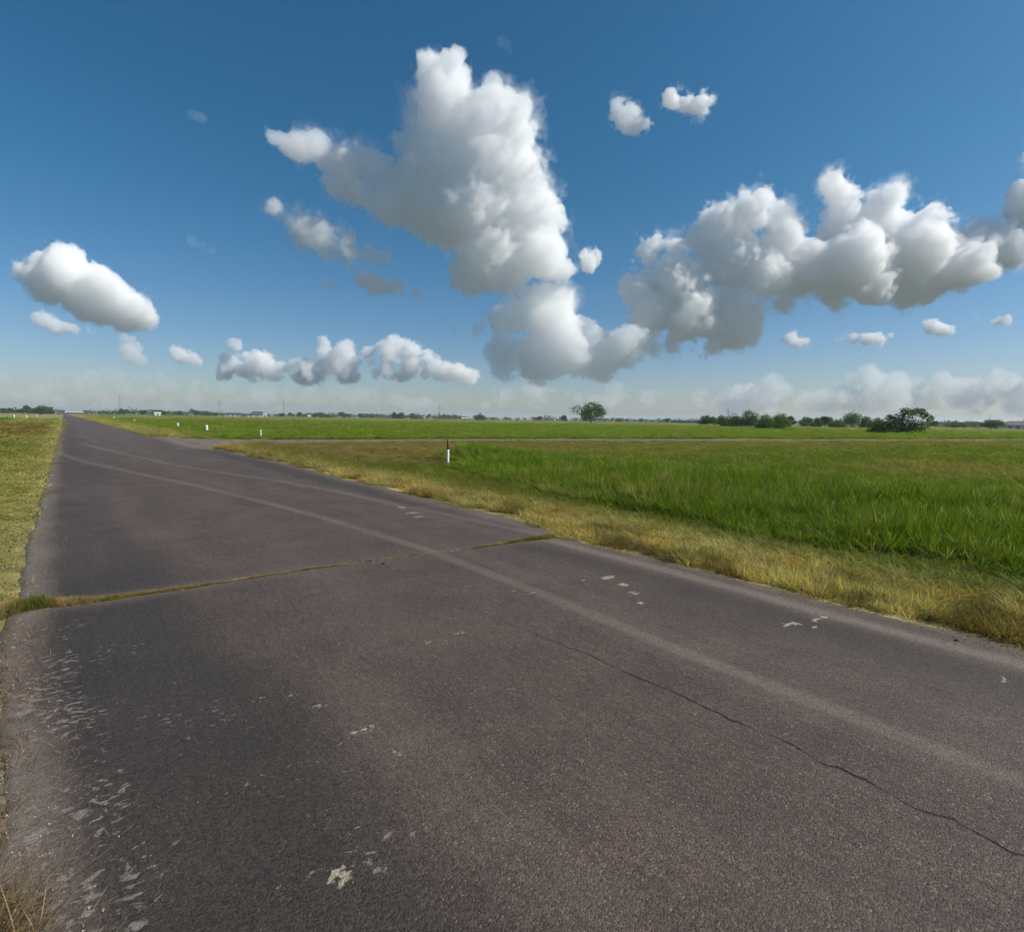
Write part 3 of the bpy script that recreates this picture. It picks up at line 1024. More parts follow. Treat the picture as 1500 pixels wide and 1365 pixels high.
tree_px(1057, 15, 608, 205, 'round', LEAF['mid'], 1200, 14, 'slim green tree just left of the mast in the right-hand grove', 'field_tree')
tree_px(1076, 30, 606, 185, 'bush', LEAF['dark'], 1800, 15, 'dark dense thicket tree right of the mast', 'field_tree')
tree_px(1097, 27, 600, 183, 'bush', LEAF['dark'], 2000, 16, 'tallest dark rounded tree of the right-hand grove', 'field_tree')
tree_px(1158, 12, 609, 190, 'open', LEAF['light'], 900, 17, 'thin light green tree behind the close pair', 'field_tree')
row = [(1180, 17, 610, 'round', 'mid'), (1196, 17, 611, 'bush', 'dark'), (1209, 15, 609, 'round', 'dark'), (1228, 25, 613, 'bush', 'mid'), (1247, 26, 603, 'round', 'mid'), (1268, 22, 609, 'bush', 'dark'), (1284, 18, 611, 'bush', 'mid')]
rl = ['leftmost tree of the row between the close pair and the big bushy tree', 'second tree of the row right of the close pair, dark and squat',
      'third tree of the row, dark with a rounded top', 'broad low green tree in the middle of the row', 'tallest tree of the row with a pale green crown',
      'dark broad tree right of the tallest one in the row', 'small tree of the row half behind the big bushy tree']
for i, (cx, w, top, st, mt) in enumerate(row):
    tree_px(cx, w, top, 215 + (i % 3) * 9, st, LEAF[mt], 1300, 20 + i, rl[i], 'field_tree')
tree_px(1401, 24, 618, 330, 'low', LEAF['dark'], 900, 31, 'low flat crowned tree between the big bushy tree and the farmhouse', 'field_tree')
tree_px(1451, 27, 614, 268, 'low', LEAF['dark'], 1200, 32, 'dark flat crowned tree beside the farmhouse at the right', 'field_tree')
tree_px(60, 18, 593, 520, 'round', LEAF['dark'], 900, 33, 'largest dark tree left of the far end of the road', 'distant_tree')
tree_px(33, 16, 598, 560, 'low', LEAF['dark'], 500, 34, 'wide low tree near the left edge of the horizon', 'distant_tree')
tree_px(9, 18, 598, 560, 'low', LEAF['dark'], 500, 35, 'low tree at the extreme left of the horizon', 'distant_tree')
tree_px(73, 12, 598, 560, 'round', LEAF['dark'], 500, 36, 'small round tree close beside the largest one left of the road', 'distant_tree')
tree_px(577, 6, 603, 600, 'bush', LEAF['dark'], 400, 37, 'narrow upright tree on the horizon, left half of a small pair', 'distant_tree')
tree_px(587, 12, 604, 600, 'round', LEAF['dark'], 500, 38, 'rounded tree on the horizon next to the narrow upright one', 'distant_tree')
tree_px(607, 16, 609, 600, 'low', LEAF['dark'], 400, 39, 'low spreading tree on the horizon right of the small pair', 'distant_tree')
tree_px(703, 17, 607, 480, 'round', LEAF['dark'], 700, 40, 'dark round tree on the horizon between the posts and the lone tree', 'distant_tree')
tree_px(826, 10, 608, 560, 'round', LEAF['dark'], 500, 41, 'small tree on the horizon just left of the lone tree', 'distant_tree')
tree_px(476, 16, 606, 520, 'low', LEAF['light'], 500, 42, 'light green low tree on the horizon left of the second mast', 'distant_tree')

# trees of the far tree line that can still be told apart: copies that share meshes
FARM = []
for i in range(7):
    q = random.Random(300 + i)
    H, W = 6.0, q.uniform(6, 10)
    bl = [(q.uniform(-.35, .35) * W, q.uniform(-.3, .3) * W, H * q.uniform(.3, .75), W * q.uniform(.13, .22), .8) for _ in range(9)]
    FARM.append((trunk_mesh('trunk', H, .25, bl, i, .3), crown_mesh('crown', bl, 260, .55, 400 + i)))
LANDMARKS = [(-20, 'the left edge of the picture'), (60, 'the largest dark tree left of the road'), (108, 'the white roofed building at the road end'), (176, 'the first pylon from the left'),
             (231, 'the tiny bright white shed'), (322, 'the faint second pylon'), (377, 'the blue roofed hipped barn'), (416, 'the pylon beside the hipped barn'), (453, 'the small white hut'),
             (577, 'the narrow upright horizon tree'), (644, 'the pylon in mid horizon'), (703, 'the dark round horizon tree'), (826, 'the small tree left of the lone tree'), (866, 'the lone spreading tree'),
             (1003, 'the long dark far shed'), (1066, 'the pylon of the right-hand grove'), (1143, 'the close pair of bushy trees'), (1247, 'the tallest tree of the row'), (1322, 'the big bushy tree'),
             (1401, 'the low flat crowned tree'), (1449, 'the radio mast'), (1540, '')]
ORD = ['first', 'second', 'third', 'fourth', 'fifth', 'sixth', 'seventh', 'eighth', 'ninth', 'tenth', 'eleventh', 'twelfth', 'thirteenth', 'fourteenth', 'fifteenth', 'sixteenth', 'seventeenth', 'eighteenth', 'nineteenth', 'twentieth']
seen_ = {}
for i, px in enumerate(sorted(rnd.uniform(-15, 1515) for _ in range(112))):
    if 1020 < px < 1300 and rnd.random() < .6: continue
    d = rnd.uniform(560, 900)
    if -8 < far(px, d)[0] < 14: continue
    x, y = far(px, d)
    tm, cm = FARM[i % 7]
    e = tag(empty('distant_tree', (x, y, 0), rnd.uniform(0, 6.28)), '', 'tree', 'trees of the far tree line')
    li = max(k_ for k_, (lp, _) in enumerate(LANDMARKS) if lp <= px)
    seen_[li] = seen_.get(li, 0) + 1
    e['label'] = f'small far tree, {ORD[seen_[li] - 1]} to the right of {LANDMARKS[li][1]}'
    s = rnd.choice((.55, .7, .8, .95, 1.2)) * (.85 + .25 * (px < 700))
    e.scale = (s * 1.15, s * 1.15, s)
    link('trunk', tm, BARK, e)
    link('crown', cm, LEAF['dark'], e)
# the wood behind them reads as one mass
bl = []
for i in range(620):
    px = rnd.uniform(-500, 2000)
    d = rnd.uniform(760, 1050)
    if px > -300 and -12 < far(px, d)[0] < 22: continue
    x, y = far(px, d)
    hh_ = 3.6 + 4.2 * float(vnoise(np.array([px * 1.0]), np.array([0.]), 30, 1)[0])
    bl.append((x, y, hh_ * .5, hh_ * rnd.uniform(.8, 1.9), .42))
tag(link('far_woods', crown_mesh('far_woods', bl, 42000, .95, 77, .2), LEAF['dark']), 'long low dark wood lying along the whole horizon', 'wood', kind='stuff')
print('trees', time.time() - T0)

# ------------------------------------------------------------------ buildings
WHITE = simple_mat('white_paint', (.74, .74, .70), .6, .08, 2)
CREAM = simple_mat('pale_siding', (.50, .52, .50), .7, .1, 2)
SLATE = simple_mat('dark_roof', (.055, .062, .075), .7, .25, 3)
GREYR = simple_mat('grey_roof', (.11, .105, .105), .7, .25, 3)
GLASS = simple_mat('window_glass', (.04, .05, .06), .15, .1, 2)
DOORM = simple_mat('door_paint', (.16, .10, .07), .6, .1, 2)
RUST = simple_mat('rusty_brown_plastic', (.17, .065, .028), .75, .4, 14, bump=.3)
POSTW = simple_mat('weathered_white_plastic', (.72, .72, .68), .55, .10, 9)
STEEL = simple_mat('galvanised_steel', (.20, .21, .22), .5, .2, 4)
METALR = simple_mat('white_metal_roof', (.55, .54, .52), .4, .06, 1)


def house(name, px, d, w, dep, h, rh, walls, roof, rz, label, cat, nwin=3, hip=False, gable_front=False):
    x, y = far(px, d)
    e = tag(empty(name, (x, y, 0), -math.atan2(x, y) + rz), label, cat)
    MB().box(-w / 2, w / 2, -dep / 2, dep / 2, -.2, h).build('wall', walls, e)
    o = .35
    m = MB()
    W2, D2 = w / 2 + o, dep / 2 + o
    if gable_front:
        A = [(-W2, -D2, h), (W2, -D2, h), (W2, D2, h), (-W2, D2, h)]
        r0, r1 = (0, -D2, h + rh), (0, D2, h + rh)
        m.poly([A[0], A[1], r0]); m.poly([A[2], A[3], r1])
        m.poly([A[1], A[2], r1, r0]); m.poly([A[3], A[0], r0, r1])
        MB().poly([(-w / 2, -D2 - .01, h), (w / 2, -D2 - .01, h), (0, -D2 - .01, h + rh * .9)]).build('gable', walls, e)
    else:
        ins = dep * .45 if hip else 0
        A = [(-W2, -D2, h), (W2, -D2, h), (W2, D2, h), (-W2, D2, h)]
        r0, r1 = (-W2 + ins, 0, h + rh), (W2 - ins, 0, h + rh)
        m.poly([A[0], A[1], r1, r0]); m.poly([A[2], A[3], r0, r1])
        m.poly([A[1], A[2], r1]); m.poly([A[3], A[0], r0])
    m.poly([(-W2, -D2, h - .12), (-W2, D2, h - .12), (W2, D2, h - .12), (W2, -D2, h - .12)])
    for p, q2 in (((-W2, -D2), (W2, -D2)), ((W2, -D2), (W2, D2)), ((W2, D2), (-W2, D2)), ((-W2, D2), (-W2, -D2))):
        m.poly([(*p, h - .12), (*q2, h - .12), (*q2, h), (*p, h)])
    m.build('roof', roof, e)
    for i in range(nwin):
        xx = -w / 2 + w * (i + .5) / nwin
        if i == nwin // 2:
            MB().box(xx - .5, xx + .5, -dep / 2 - .05, -dep / 2 + .02, 0, 2.05).build('door', DOORM, e)
        else:
            MB().box(xx - .6, xx + .6, -dep / 2 - .04, -dep / 2 + .02, h * .38, h * .78).build('window', GLASS, e)
    return e


house('farmhouse', 1490, 330, 13, 9, 2.3, 1.8, CREAM, GREYR, R(4), 'pale farmhouse with a broad dark grey roof at the right end of the field', 'house', 5, hip=True)
house('garage', 1459, 300, 4.5, 5, 2.0, 1.4, WHITE, GREYR, 0, 'small white gabled outbuilding left of the farmhouse', 'shed', 1, gable_front=True)
house('barn', 377, 480, 14, 10, 2.0, 2.9, CREAM, SLATE, 0, 'barn with a steep dark blue hipped roof on the far side of the field', 'barn', 3, hip=True)
house('barn', 341, 500, 11, 8, 2.0, 1.6, CREAM, SLATE, 0, 'long low shed with a dark blue roof left of the hipped barn', 'barn', 3)
house('shed', 231, 560, 4.5, 4, 2.2, 1.0, WHITE, METALR, 0, 'tiny bright white shed on the horizon right of the first mast', 'shed', 1)
house('shed', 388, 470, 2.5, 3, 2.2, .7, WHITE, METALR, 0, 'small white hut standing right beside the hipped barn', 'shed', 1)
house('shed', 453, 520, 2.6, 3, 2.0, .7, WHITE, METALR, 0, 'small white hut on the horizon between barn and light green tree', 'shed', 1)
house('shed', 681, 520, 6, 4, 1.6, .8, CREAM, METALR, 0, 'low pale shed on the horizon left of the dark round tree', 'shed', 3)
house('hangar', 109, 760, 15, 12, 2.2, .8, DOORM, METALR, 0, 'long brown building with a bright white metal roof at the end of the road', 'building', 5)
house('shed', 89, 700, 6, 6, 3.2, 1.0, SLATE, SLATE, 0, 'dark square shed left of the white roofed building at the road end', 'shed', 1)
house('shed', 1003, 560, 26, 6, 2.4, .8, SLATE, SLATE, 0, 'long dark shed on the horizon right of the lone tree', 'shed', 5)


# ------------------------------------------------------------------ marker posts
def marker_post(px, py, hgt, rad, lean, label, brown=.42, name='marker_post', group=None, flat=False):
    x, y = at(px, py)
    z0 = float(ground_z(np.array([x]), np.array([y]))[0])
    e = tag(empty(name, (x, y, z0), rnd.uniform(0, 3)), label, 'marker post', group)
    hb = hgt * (1 - brown)
    lx = math.sin(lean)
    if brown > 0:
        MB().rings([(rad, -.15, 0, 0), (rad, 0, 0, 0), (rad * .98, hb - .015, lx * hb, 0), (rad * .90, hb, lx * hb, 0)], 14).build('sleeve', POSTW, e, True)
        MB().rings([(rad * .80, hb - .02, lx * hb, 0), (rad * .80, hgt - .03, lx * hgt, 0), (rad * .50, hgt - .008, lx * hgt, 0), (rad * .2, hgt, lx * hgt, 0)], 12).build('stake', RUST, e, True)
    else:
        MB().rings([(rad, -.15, 0, 0), (rad, hgt - .03, lx * hgt, 0), (rad * .85, hgt - .01, lx * hgt, 0), (rad * .4, hgt, lx * hgt, 0)], 14).build('sleeve', POSTW, e, True)
        MB().rings([(rad * 1.04, hgt * .74, lx * hgt * .74, 0), (rad * 1.04, hgt * .82, lx * hgt * .8, 0)], 14).build('band', simple_mat('faded_band', (.42, .44, .46), .6), e, True)
    return e


marker_post(656, 681.5, .94, .046, .02, 'white marker post with a rusty brown top in the grass right of the road', .40)
marker_post(382, 642.5, .62, .050, 0, 'short white marker post at the far edge of the side road mouth', 0)
marker_post(303, 634.0, .68, .105, 0, 'thick white marker post in the green grass beyond the junction, middle of three', 0)
marker_post(261, 627.0, .60, .105, .05, 'thick white marker post beyond the junction, farthest of the three', 0)
marker_post(167, 615.6, .9, .08, 0, 'slim white post near the road edge far beyond the junction', 0)
marker_post(197, 618.2, .45, .12, 0, 'low pale post in the grass far right of the road', 0)
marker_post(21, 614.6, 1.1, .10, 0, 'white post farthest left on the left verge', 0)
marker_post(39, 613.2, .9, .10, 0, 'pale post in the middle of the three on the left verge', 0)
marker_post(54, 611.2, 1.0, .09, 0, 'pale post nearest the road on the far left verge', 0)


# ------------------------------------------------------------------ masts and power line
def pylon(px, d, h, label, wide=2.6):
    x, y = far(px, d)
    e = tag(empty('power_pylon', (x, y, 0), -math.atan2(x, y)), label, 'pylon', 'pylons of the power line')
    m = MB()
    nl = 9
    for sx in (-1, 1):
        for sy in (-1, 1):
            m.tube((sx * wide / 2, sy * wide / 2, -.3), (sx * .35, sy * .35, h), .26, .20, 4)
    for k in range(nl):
        t0, t1 = k / nl, (k + 1) / nl
        w0, w1 = wide / 2 * (1 - t0) + .35 * t0, wide / 2 * (1 - t1) + .35 * t1
        for (ax, ay, bx, by_) in ((-1, -1, 1, -1), (1, -1, 1, 1), (1, 1, -1, 1), (-1, 1, -1, -1)):
            m.tube((ax * w0, ay * w0, h * t0), (bx * w1, by_ * w1, h * t1), .12, .12, 3)
    m.build('lattice', STEEL, e)
    for k, zf in enumerate((.72, .84, .96)):
        c = MB().tube((-2.6, 0, h * zf), (2.6, 0, h * zf), .12, .12, 4)
        c.tube((-2.6, 0, h * zf), (0, 0, h * zf + .9), .06, .06, 3).tube((2.6, 0, h * zf), (0, 0, h * zf + .9), .06, .06, 3)
        c.build('crossarm', STEEL, e)
        for sx in (-1, 1):
            MB().tube((sx * 2.5, 0, h * zf), (sx * 2.5, 0, h * zf - .9), .10, .10, 5).build('insulator', GLASS, e)
    return e, (x, y, h)


PY = []
for px, d, h, lb in ((-90, 1240, 34, 'lattice power pylon left of the picture edge'), (176, 1180, 33, 'lattice power pylon on the horizon just right of the road end'),
                     (322, 1230, 32, 'faint lattice power pylon above the dark blue roofs'), (416, 1080, 29, 'slender lattice power pylon right of the hipped barn'),
                     (644, 1150, 30, 'lattice power pylon in the middle of the horizon'), (1066, 900, 22, 'lattice pylon rising out of the right-hand grove')):
    if px < 0: continue
    PY.append(pylon(px, d, h, lb)[1])
x, y = far(1449, 420)
e = tag(empty('radio_mast', (x, y, 0)), 'thin radio mast behind the flat crowned tree by the farmhouse', 'mast')
MB().tube((0, 0, -.2), (0, 0, 8.6), .14, .08, 6).build('pole', STEEL, e)
MB().tube((-.7, 0, 7.8), (.7, 0, 7.8), .05, .05, 4).tube((-.5, 0, 8.3), (.5, 0, 8.3), .05, .05, 4).build('antenna', STEEL, e)
for i in range(len(PY) - 1):
    a_, b_ = PY[i], PY[i + 1]
    for k, zf in enumerate((.70, .82, .94)):
        m = MB()
        pts = []
        for s in range(25):
            t = s / 24
            pts.append((a_[0] + (b_[0] - a_[0]) * t, a_[1] + (b_[1] - a_[1]) * t, (a_[2] + (b_[2] - a_[2]) * t) * zf - 4.5 * 4 * t * (1 - t) - .9))
        for p, q2 in zip(pts[:-1], pts[1:]):
            m.tube(p, q2, .10, .10, 3, False)
        lvl = ('lowest', 'middle', 'topmost')[k]
        seg = ('first and second', 'second and third', 'third and fourth', 'fourth and fifth')[i]
        tag(m.build('power_cable', STEEL), f'{lvl} sagging cable between the {seg} pylons from the left', 'power cable', 'cables of the power line')

# a few stones and crumbs of asphalt lying on the road
STONE = simple_mat('dark_stone', (.05, .047, .045), .9, .3, 40, bump=.5)


def stone(px, py, s, label):
    x, y = at(px, py)
    q = random.Random(px)
    import bmesh
    bm = bmesh.new()
    bmesh.ops.create_icosphere(bm, subdivisions=2, radius=1)
    for v in bm.verts:
        v.co *= 1 + q.uniform(-.18, .18)
        v.co.x *= s; v.co.y *= s * .6; v.co.z *= s * .42
    me = bpy.data.meshes.new('stone'); bm.to_mesh(me); bm.free()
    o = link('stone', me, STONE, None, True)
    o.location = (x, y, s * .3)
    tag(o, label, 'stone')


stone(1402, 938, .022, 'small dark stone on the pale strip at the right road edge')
stone(704, 1057, .012, 'tiny dark chip in the middle of the near pavement')
stone(563, 826, .03, 'dark crumb lying just below the joint left of the middle')

# ------------------------------------------------------------------ haze
t = NT('thin_air')
pv = t.n('ShaderNodeVolumePrincipled', {'Color': (.80, .88, 1.0, 1), 'Density': 0.00017, 'Anisotropy': 0.2})
t.t.links.new(pv.outputs[0], t.out.inputs['Volume'])
hz = MB().box(-5800, 5800, -5800, 5800, -2, 52).build('haze', t.m)
tag(hz, 'thin pale air haze over the whole plain', 'haze', kind='stuff')

# ------------------------------------------------------------------ clouds
CK = 5.0                                 # metres per picture unit at the cloud distance (4000 m)


def interp_matrix(N, step, lam, off):
    x = np.arange(N) * step / lam + off
    i = np.floor(x).astype(int)
    f = x - i
    i0 = i.min()
    M = int(i.max() - i0) + 4
    W = np.zeros((N, M), np.float32)
    # cubic B-spline weights
    w = np.stack([(1 - f) ** 3, 3 * f ** 3 - 6 * f ** 2 + 4, -3 * f ** 3 + 3 * f ** 2 + 3 * f + 1, f ** 3], 1) / 6
    for k in range(4):
        W[np.arange(N), i - i0 + k] = w[:, k]
    return W


def noise3(shape, step, lam, g):
    A = [interp_matrix(n_, step, lam, g.random() * 3 + 1) for n_ in shape]
    L = g.standard_normal([a_.shape[1] for a_ in A]).astype(np.float32)
    L = np.tensordot(A[0], L, (1, 0))
    L = np.tensordot(L, A[1], (1, 1)).transpose(0, 2, 1)
    L = np.tensordot(L, A[2], (2, 1))
    return L * 1.7


def surface_net(F, iso=0.0):
    """vertices in index units and quads of the iso surface, inside where F < iso"""
    Sg = F < iso
    nx, ny, nz = F.shape
    c = Sg[:-1, :-1, :-1].astype(np.int8)
    tot = np.zeros((nx - 1, ny - 1, nz - 1), np.int8)
    for dx in (0, 1):
        for dy in (0, 1):
            for dz in (0, 1):
                tot += Sg[dx:nx - 1 + dx, dy:ny - 1 + dy, dz:nz - 1 + dz]
    act = (tot > 0) & (tot < 8)
    I, J, K = np.nonzero(act)
    idx = np.full(act.shape, -1, np.int32)
    idx[I, J, K] = np.arange(len(I))
    acc = np.zeros((len(I), 3)); cnt = np.zeros(len(I))
    for ax in range(3):
        for o1 in (0, 1):
            for o2 in (0, 1):
                d0 = [0, 0, 0]; oth = [q for q in range(3) if q != ax]
                d0[oth[0]] = o1; d0[oth[1]] = o2
                d1 = list(d0); d1[ax] = 1
                a_ = F[I + d0[0], J + d0[1], K + d0[2]] - iso
                b_ = F[I + d1[0], J + d1[1], K + d1[2]] - iso
                cr = (a_ < 0) != (b_ < 0)
                tt = np.where(cr, a_ / np.where(cr, a_ - b_, 1), 0)
                P = np.tile(np.array(d0, float), (len(I), 1))
                P[:, ax] = tt
                acc[cr] += P[cr]; cnt[cr] += 1
    V = np.c_[I, J, K] + acc / cnt[:, None]
    Q = []
    for ax in range(3):
        sl0 = [slice(1, -1)] * 3; sl1 = [slice(1, -1)] * 3
        sl0[ax] = slice(0, -1); sl1[ax] = slice(1, None)
        s0, s1 = Sg[tuple(sl0)], Sg[tuple(sl1)]
        for flip in (False, True):
            cr = (s0 & ~s1) if not flip else (~s0 & s1)
            i, j, k = np.nonzero(cr)
            b_ = [i + 1, j + 1, k + 1]
            b_[ax] = [i, j, k][ax]
            oth = [(ax + 1) % 3, (ax + 2) % 3]
            quad = []
            for (u1, u2) in ((0, 0), (1, 0), (1, 1), (0, 1)):
                c_ = [b_[0].copy(), b_[1].copy(), b_[2].copy()]
                c_[oth[0]] -= 1 - u1
                c_[oth[1]] -= 1 - u2
                quad.append(idx[c_[0], c_[1], c_[2]])
            q_ = np.stack(quad, 1)
            Q.append(q_ if not flip else q_[:, ::-1])
    Q = np.concatenate(Q)
    Q = Q[(Q >= 0).all(1)]
    return V, Q


def cloud_mat(name, dens, col=(.998, .998, .998), an=0.0):
    t = NT(name)
    pv = t.n('ShaderNodeVolumePrincipled', {'Color': (*col, 1), 'Density': dens, 'Anisotropy': an})
    t.t.links.new(pv.outputs[0], t.out.inputs['Volume'])
    return t.m


def cloud(label, blobs, step=2.4, amp=1.0, dens=.10, dist=4000., seed=1, thick=.55, cat='cloud', group=None, erode=0.0, fringe=True):
    """one cloud of water mist: a closed lumpy skin filled with even scattering"""
    g = np.random.default_rng(seed)
    k = dist / FPX
    b = np.array(blobs, float)
    x0, x1 = (b[:, 0] - b[:, 2]).min(), (b[:, 0] + b[:, 2]).max()
    y0, y1 = (b[:, 1] - b[:, 2]).min(), (b[:, 1] + b[:, 2]).max()
    cx, cy_ = (x0 + x1) / 2, (y0 + y1) / 2
    rmax = b[:, 2].max()
    pad = 17 * amp + 4
    hx, hz = (x1 - x0) / 2 + pad, (y1 - y0) / 2 + pad
    dv = g.uniform(-1, 1, len(b)) * thick * rmax
    hy = rmax * (thick + .9) + pad
    nx, ny, nz = int(2 * hx / step) + 2, int(2 * hy / step) + 2, int(2 * hz / step) + 2
    X = (-hx + np.arange(nx) * step).astype(np.float32); Y = (-hy + np.arange(ny) * step).astype(np.float32); Z = (-hz + np.arange(nz) * step).astype(np.float32)
    acc = np.zeros((nx, ny, nz), np.float32)
    ks = 5.0 * amp ** .5
    for (bx, by_, br), v0 in zip(b[:, :3], dv):
        ux, uz = bx - cx, -(by_ - cy_)
        rr = br + 4 * ks
        i0, i1 = np.searchsorted(X, (ux - rr, ux + rr)); j0, j1 = np.searchsorted(Y, (v0 - rr, v0 + rr)); k0, k1 = np.searchsorted(Z, (uz - rr, uz + rr))
        d = np.sqrt((X[i0:i1, None, None] - ux) ** 2 + (Y[None, j0:j1, None] - v0) ** 2 + (Z[None, None, k0:k1] - uz) ** 2)
        acc[i0:i1, j0:j1, k0:k1] += np.exp(np.clip((br - d) / ks, -10, 10))
    F = -ks * np.log(acc + 1e-5) - 1.5 * amp
    for lam, am, kind in ((60, 9.0, 0), (38, 11.0, 1), (22, 10.0, 1), (12.5, 8.5, 1), (7.5, 6.4, 1), (4.6, 4.2, 1)):
        if lam * amp < step * 1.6: continue
        nn = noise3((nx, ny, nz), step, lam * amp, g)
        if kind == 0:
            F += nn * am * amp
        else:
            F -= (np.tanh(np.abs(nn) * 1.5) - .50) * am * amp      # rounded bulges parted by creases
        if kind == 0 and erode:
            F += np.maximum(nn, 0) * erode * amp
    F[[0, -1]] = 9; F[:, [0, -1]] = 9; F[:, :, [0, -1]] = 9
    def skin(field, nm, dn, par=None):
        V, Q = surface_net(field, 0.0)
        if len(Q) == 0: return None
        P = np.c_[-hx + V[:, 0] * step, -hy + V[:, 1] * step, -hz + V[:, 2] * step]
        me = mesh_np(nm, P * k, Q)
        smooth_np(me)
        return link(nm, me, cloud_mat('cloud_mist', dn / k), par)
    o = skin(F + 1.5 * amp, 'cloud', dens)
    if fringe:                               # two ragged layers of thinner mist round the dense body
        n1_ = noise3((nx, ny, nz), step, 36 * amp, g)
        n2_ = noise3((nx, ny, nz), step, 9 * amp, g)
        n3_ = noise3((nx, ny, nz), step, max(5 * amp, step * 1.7), g)
        for nm, off, far_, w2, w3, dn in (('wisps', 2.5, 4.0, 6.0, 5.0, .34), ('veil', 5.0, 14.0, 11.0, 8.0, .12)):
            G = F - (off + far_ * np.maximum(n1_, -.1)) * amp + np.abs(n2_) * w2 * amp + n3_ * w3 * amp
            G[[0, -1]] = 9; G[:, [0, -1]] = 9; G[:, :, [0, -1]] = 9
            skin(G, nm, dens * dn, o)
    d = ray(cx, cy_)
    o.matrix_world = Matrix.Translation(Vector((0, 0, CAM_H)) + d * (dist / d.dot(CAM_ROT.to_3x3() @ Vector((0, 0, -1))))) @ CAM_ROT @ Matrix.Rotation(-math.pi / 2, 4, 'X')
    tag(o, label, cat, group)
    return o


CA = [(629, 108, 17), (636, 120, 20), (642, 136, 24), (668, 118, 17), (650, 168, 36), (690, 160, 26), (727, 166, 28), (755, 185, 28), (776, 183, 15), (700, 205, 50), (745, 218, 36), (640, 212, 34),
      (660, 250, 52), (720, 262, 52), (765, 258, 32), (600, 258, 42), (550, 250, 34), (515, 245, 27), (575, 285, 42), (530, 278, 30), (640, 300, 52), (700, 318, 58), (760, 308, 48), (796, 322, 26),
      (720, 368, 48), (775, 360, 38), (800, 385, 26), (690, 392, 32), (740, 402, 30), (822, 402, 16), (680, 412, 16)]
CA_W = [(400, 203, 9), (420, 212, 13), (442, 216, 17), (470, 220, 18), (495, 232, 18), (612, 150, 14), (606, 175, 14), (590, 215, 20), (500, 270, 22)]
CA2 = [(790, 443, 30), (820, 445, 26), (760, 455, 27), (735, 475, 27), (805, 478, 32), (845, 482, 20), (700, 482, 13), (672, 485, 8), (735, 512, 26), (780, 520, 30), (828, 516, 26), (870, 507, 24), (910, 510, 24), (948, 505, 22), (735, 540, 12), (790, 543, 12), (885, 530, 14)]
CB = [(955, 365, 22), (985, 365, 18), (938, 418, 28), (990, 415, 46), (960, 458, 32), (1012, 468, 42), (1062, 468, 42), (1100, 482, 24), (1040, 508, 22), (985, 508, 22), (1060, 328, 30), (1095, 320, 24), (1030, 350, 24), (1080, 378, 42), (1140, 325, 24), (1150, 358, 36),
      (1120, 400, 36), (1180, 390, 42), (1160, 438, 14), (1215, 276, 15), (1232, 300, 24), (1250, 338, 36), (1287, 308, 28), (1300, 290, 15), (1290, 345, 36), (1240, 388, 42), (1268, 428, 18), (1230, 430, 18), (1330, 368, 36), (1345, 330, 20), (1375, 330, 20), (1397, 324, 11), (1390, 368, 34), (1440, 362, 32), (1450, 330, 13), (1472, 365, 24), (1496, 370, 12), (1410, 398, 24), (1340, 408, 26), (1372, 400, 24)]
CC = [(65, 388, 18), (85, 375, 15), (100, 383, 20), (105, 410, 28), (70, 412, 24), (42, 400, 11), (138, 408, 20), (150, 400, 11), (165, 420, 20), (140, 443, 28), (185, 438, 20), (110, 440, 24), (205, 453, 20), (172, 463, 19), (232, 468, 13), (202, 470, 12)]
cloud('huge towering white cumulus in the middle of the sky', CA, 2.1, .90, .040, seed=11, thick=.42)
cloud('thin ragged wisps trailing from the left of the huge towering cloud', CA_W, 2.0, .65, .030, seed=12, erode=5)
cloud('grey bottomed cloud hanging below the huge towering cumulus', CA2, 2.1, .80, .036, seed=13, thick=.4)
cloud('broad bright cumulus bank filling the right of the sky', CB, 2.0, .85, .066, seed=14, thick=.5)
cloud('white heaped cumulus low on the left above the road', CC, 1.6, .62, .055, seed=15)
cloud('thin flat streak of cloud under the left cumulus', [(55, 468, 9), (72, 474, 7), (88, 478, 8), (108, 480, 8), (128, 483, 6)], 1.5, .35, .045, dist=5600, seed=16)
cloud('soft grey slanting cloud left of the huge towering cumulus', [(395, 300, 12), (408, 310, 16), (430, 320, 18), (445, 340, 22), (475, 350, 22), (510, 366, 20), (540, 373, 17), (563, 375, 14), (568, 358, 8), (480, 374, 11)], 1.8, .6, .030, seed=17, fringe=True)
cloud('small puff under the slanting grey cloud', [(530, 410, 9), (543, 414, 11), (560, 419, 10), (583, 424, 6)], 1.6, .45, .06, seed=18)
cloud('tiny round puff left of the small puff under the grey cloud', [(478, 417, 6), (486, 419, 6)], 1.5, .3, .06, seed=19)
cloud('tiny scrap of cloud right of the small puff', [(606, 428, 5), (614, 431, 5)], 1.5, .3, .05, seed=20)
cloud('ragged small cloud high right, left one of two', [(905, 155, 7), (915, 168, 12), (935, 178, 11), (946, 184, 6), (925, 160, 6)], 1.6, .5, .045, seed=21, erode=3)
cloud('compact white cloud high right, right one of two', [(982, 146, 14), (1005, 155, 12), (1026, 156, 9), (1030, 148, 4)], 1.6, .5, .09, seed=22)
cloud('little white puff between the two big clouds', [(866, 382, 10), (873, 376, 6), (862, 392, 6)], 1.5, .4, .08, seed=23)
cloud('bright cloud cut by the right edge of the picture', [(1494, 284, 16), (1505, 300, 20), (1520, 290, 24), (1545, 305, 24)], 2.0, .6, .09, seed=24)
cloud('small torn cloud at the upper right edge', [(1500, 230, 8), (1512, 225, 10), (1522, 236, 9)], 1.8, .5, .07, seed=25)
cloud('small bright cloud low right under the broad bank, first from the left', [(1146, 498, 4), (1158, 500, 9), (1172, 503, 8)], 1.5, .35, .07, dist=6500, seed=26)
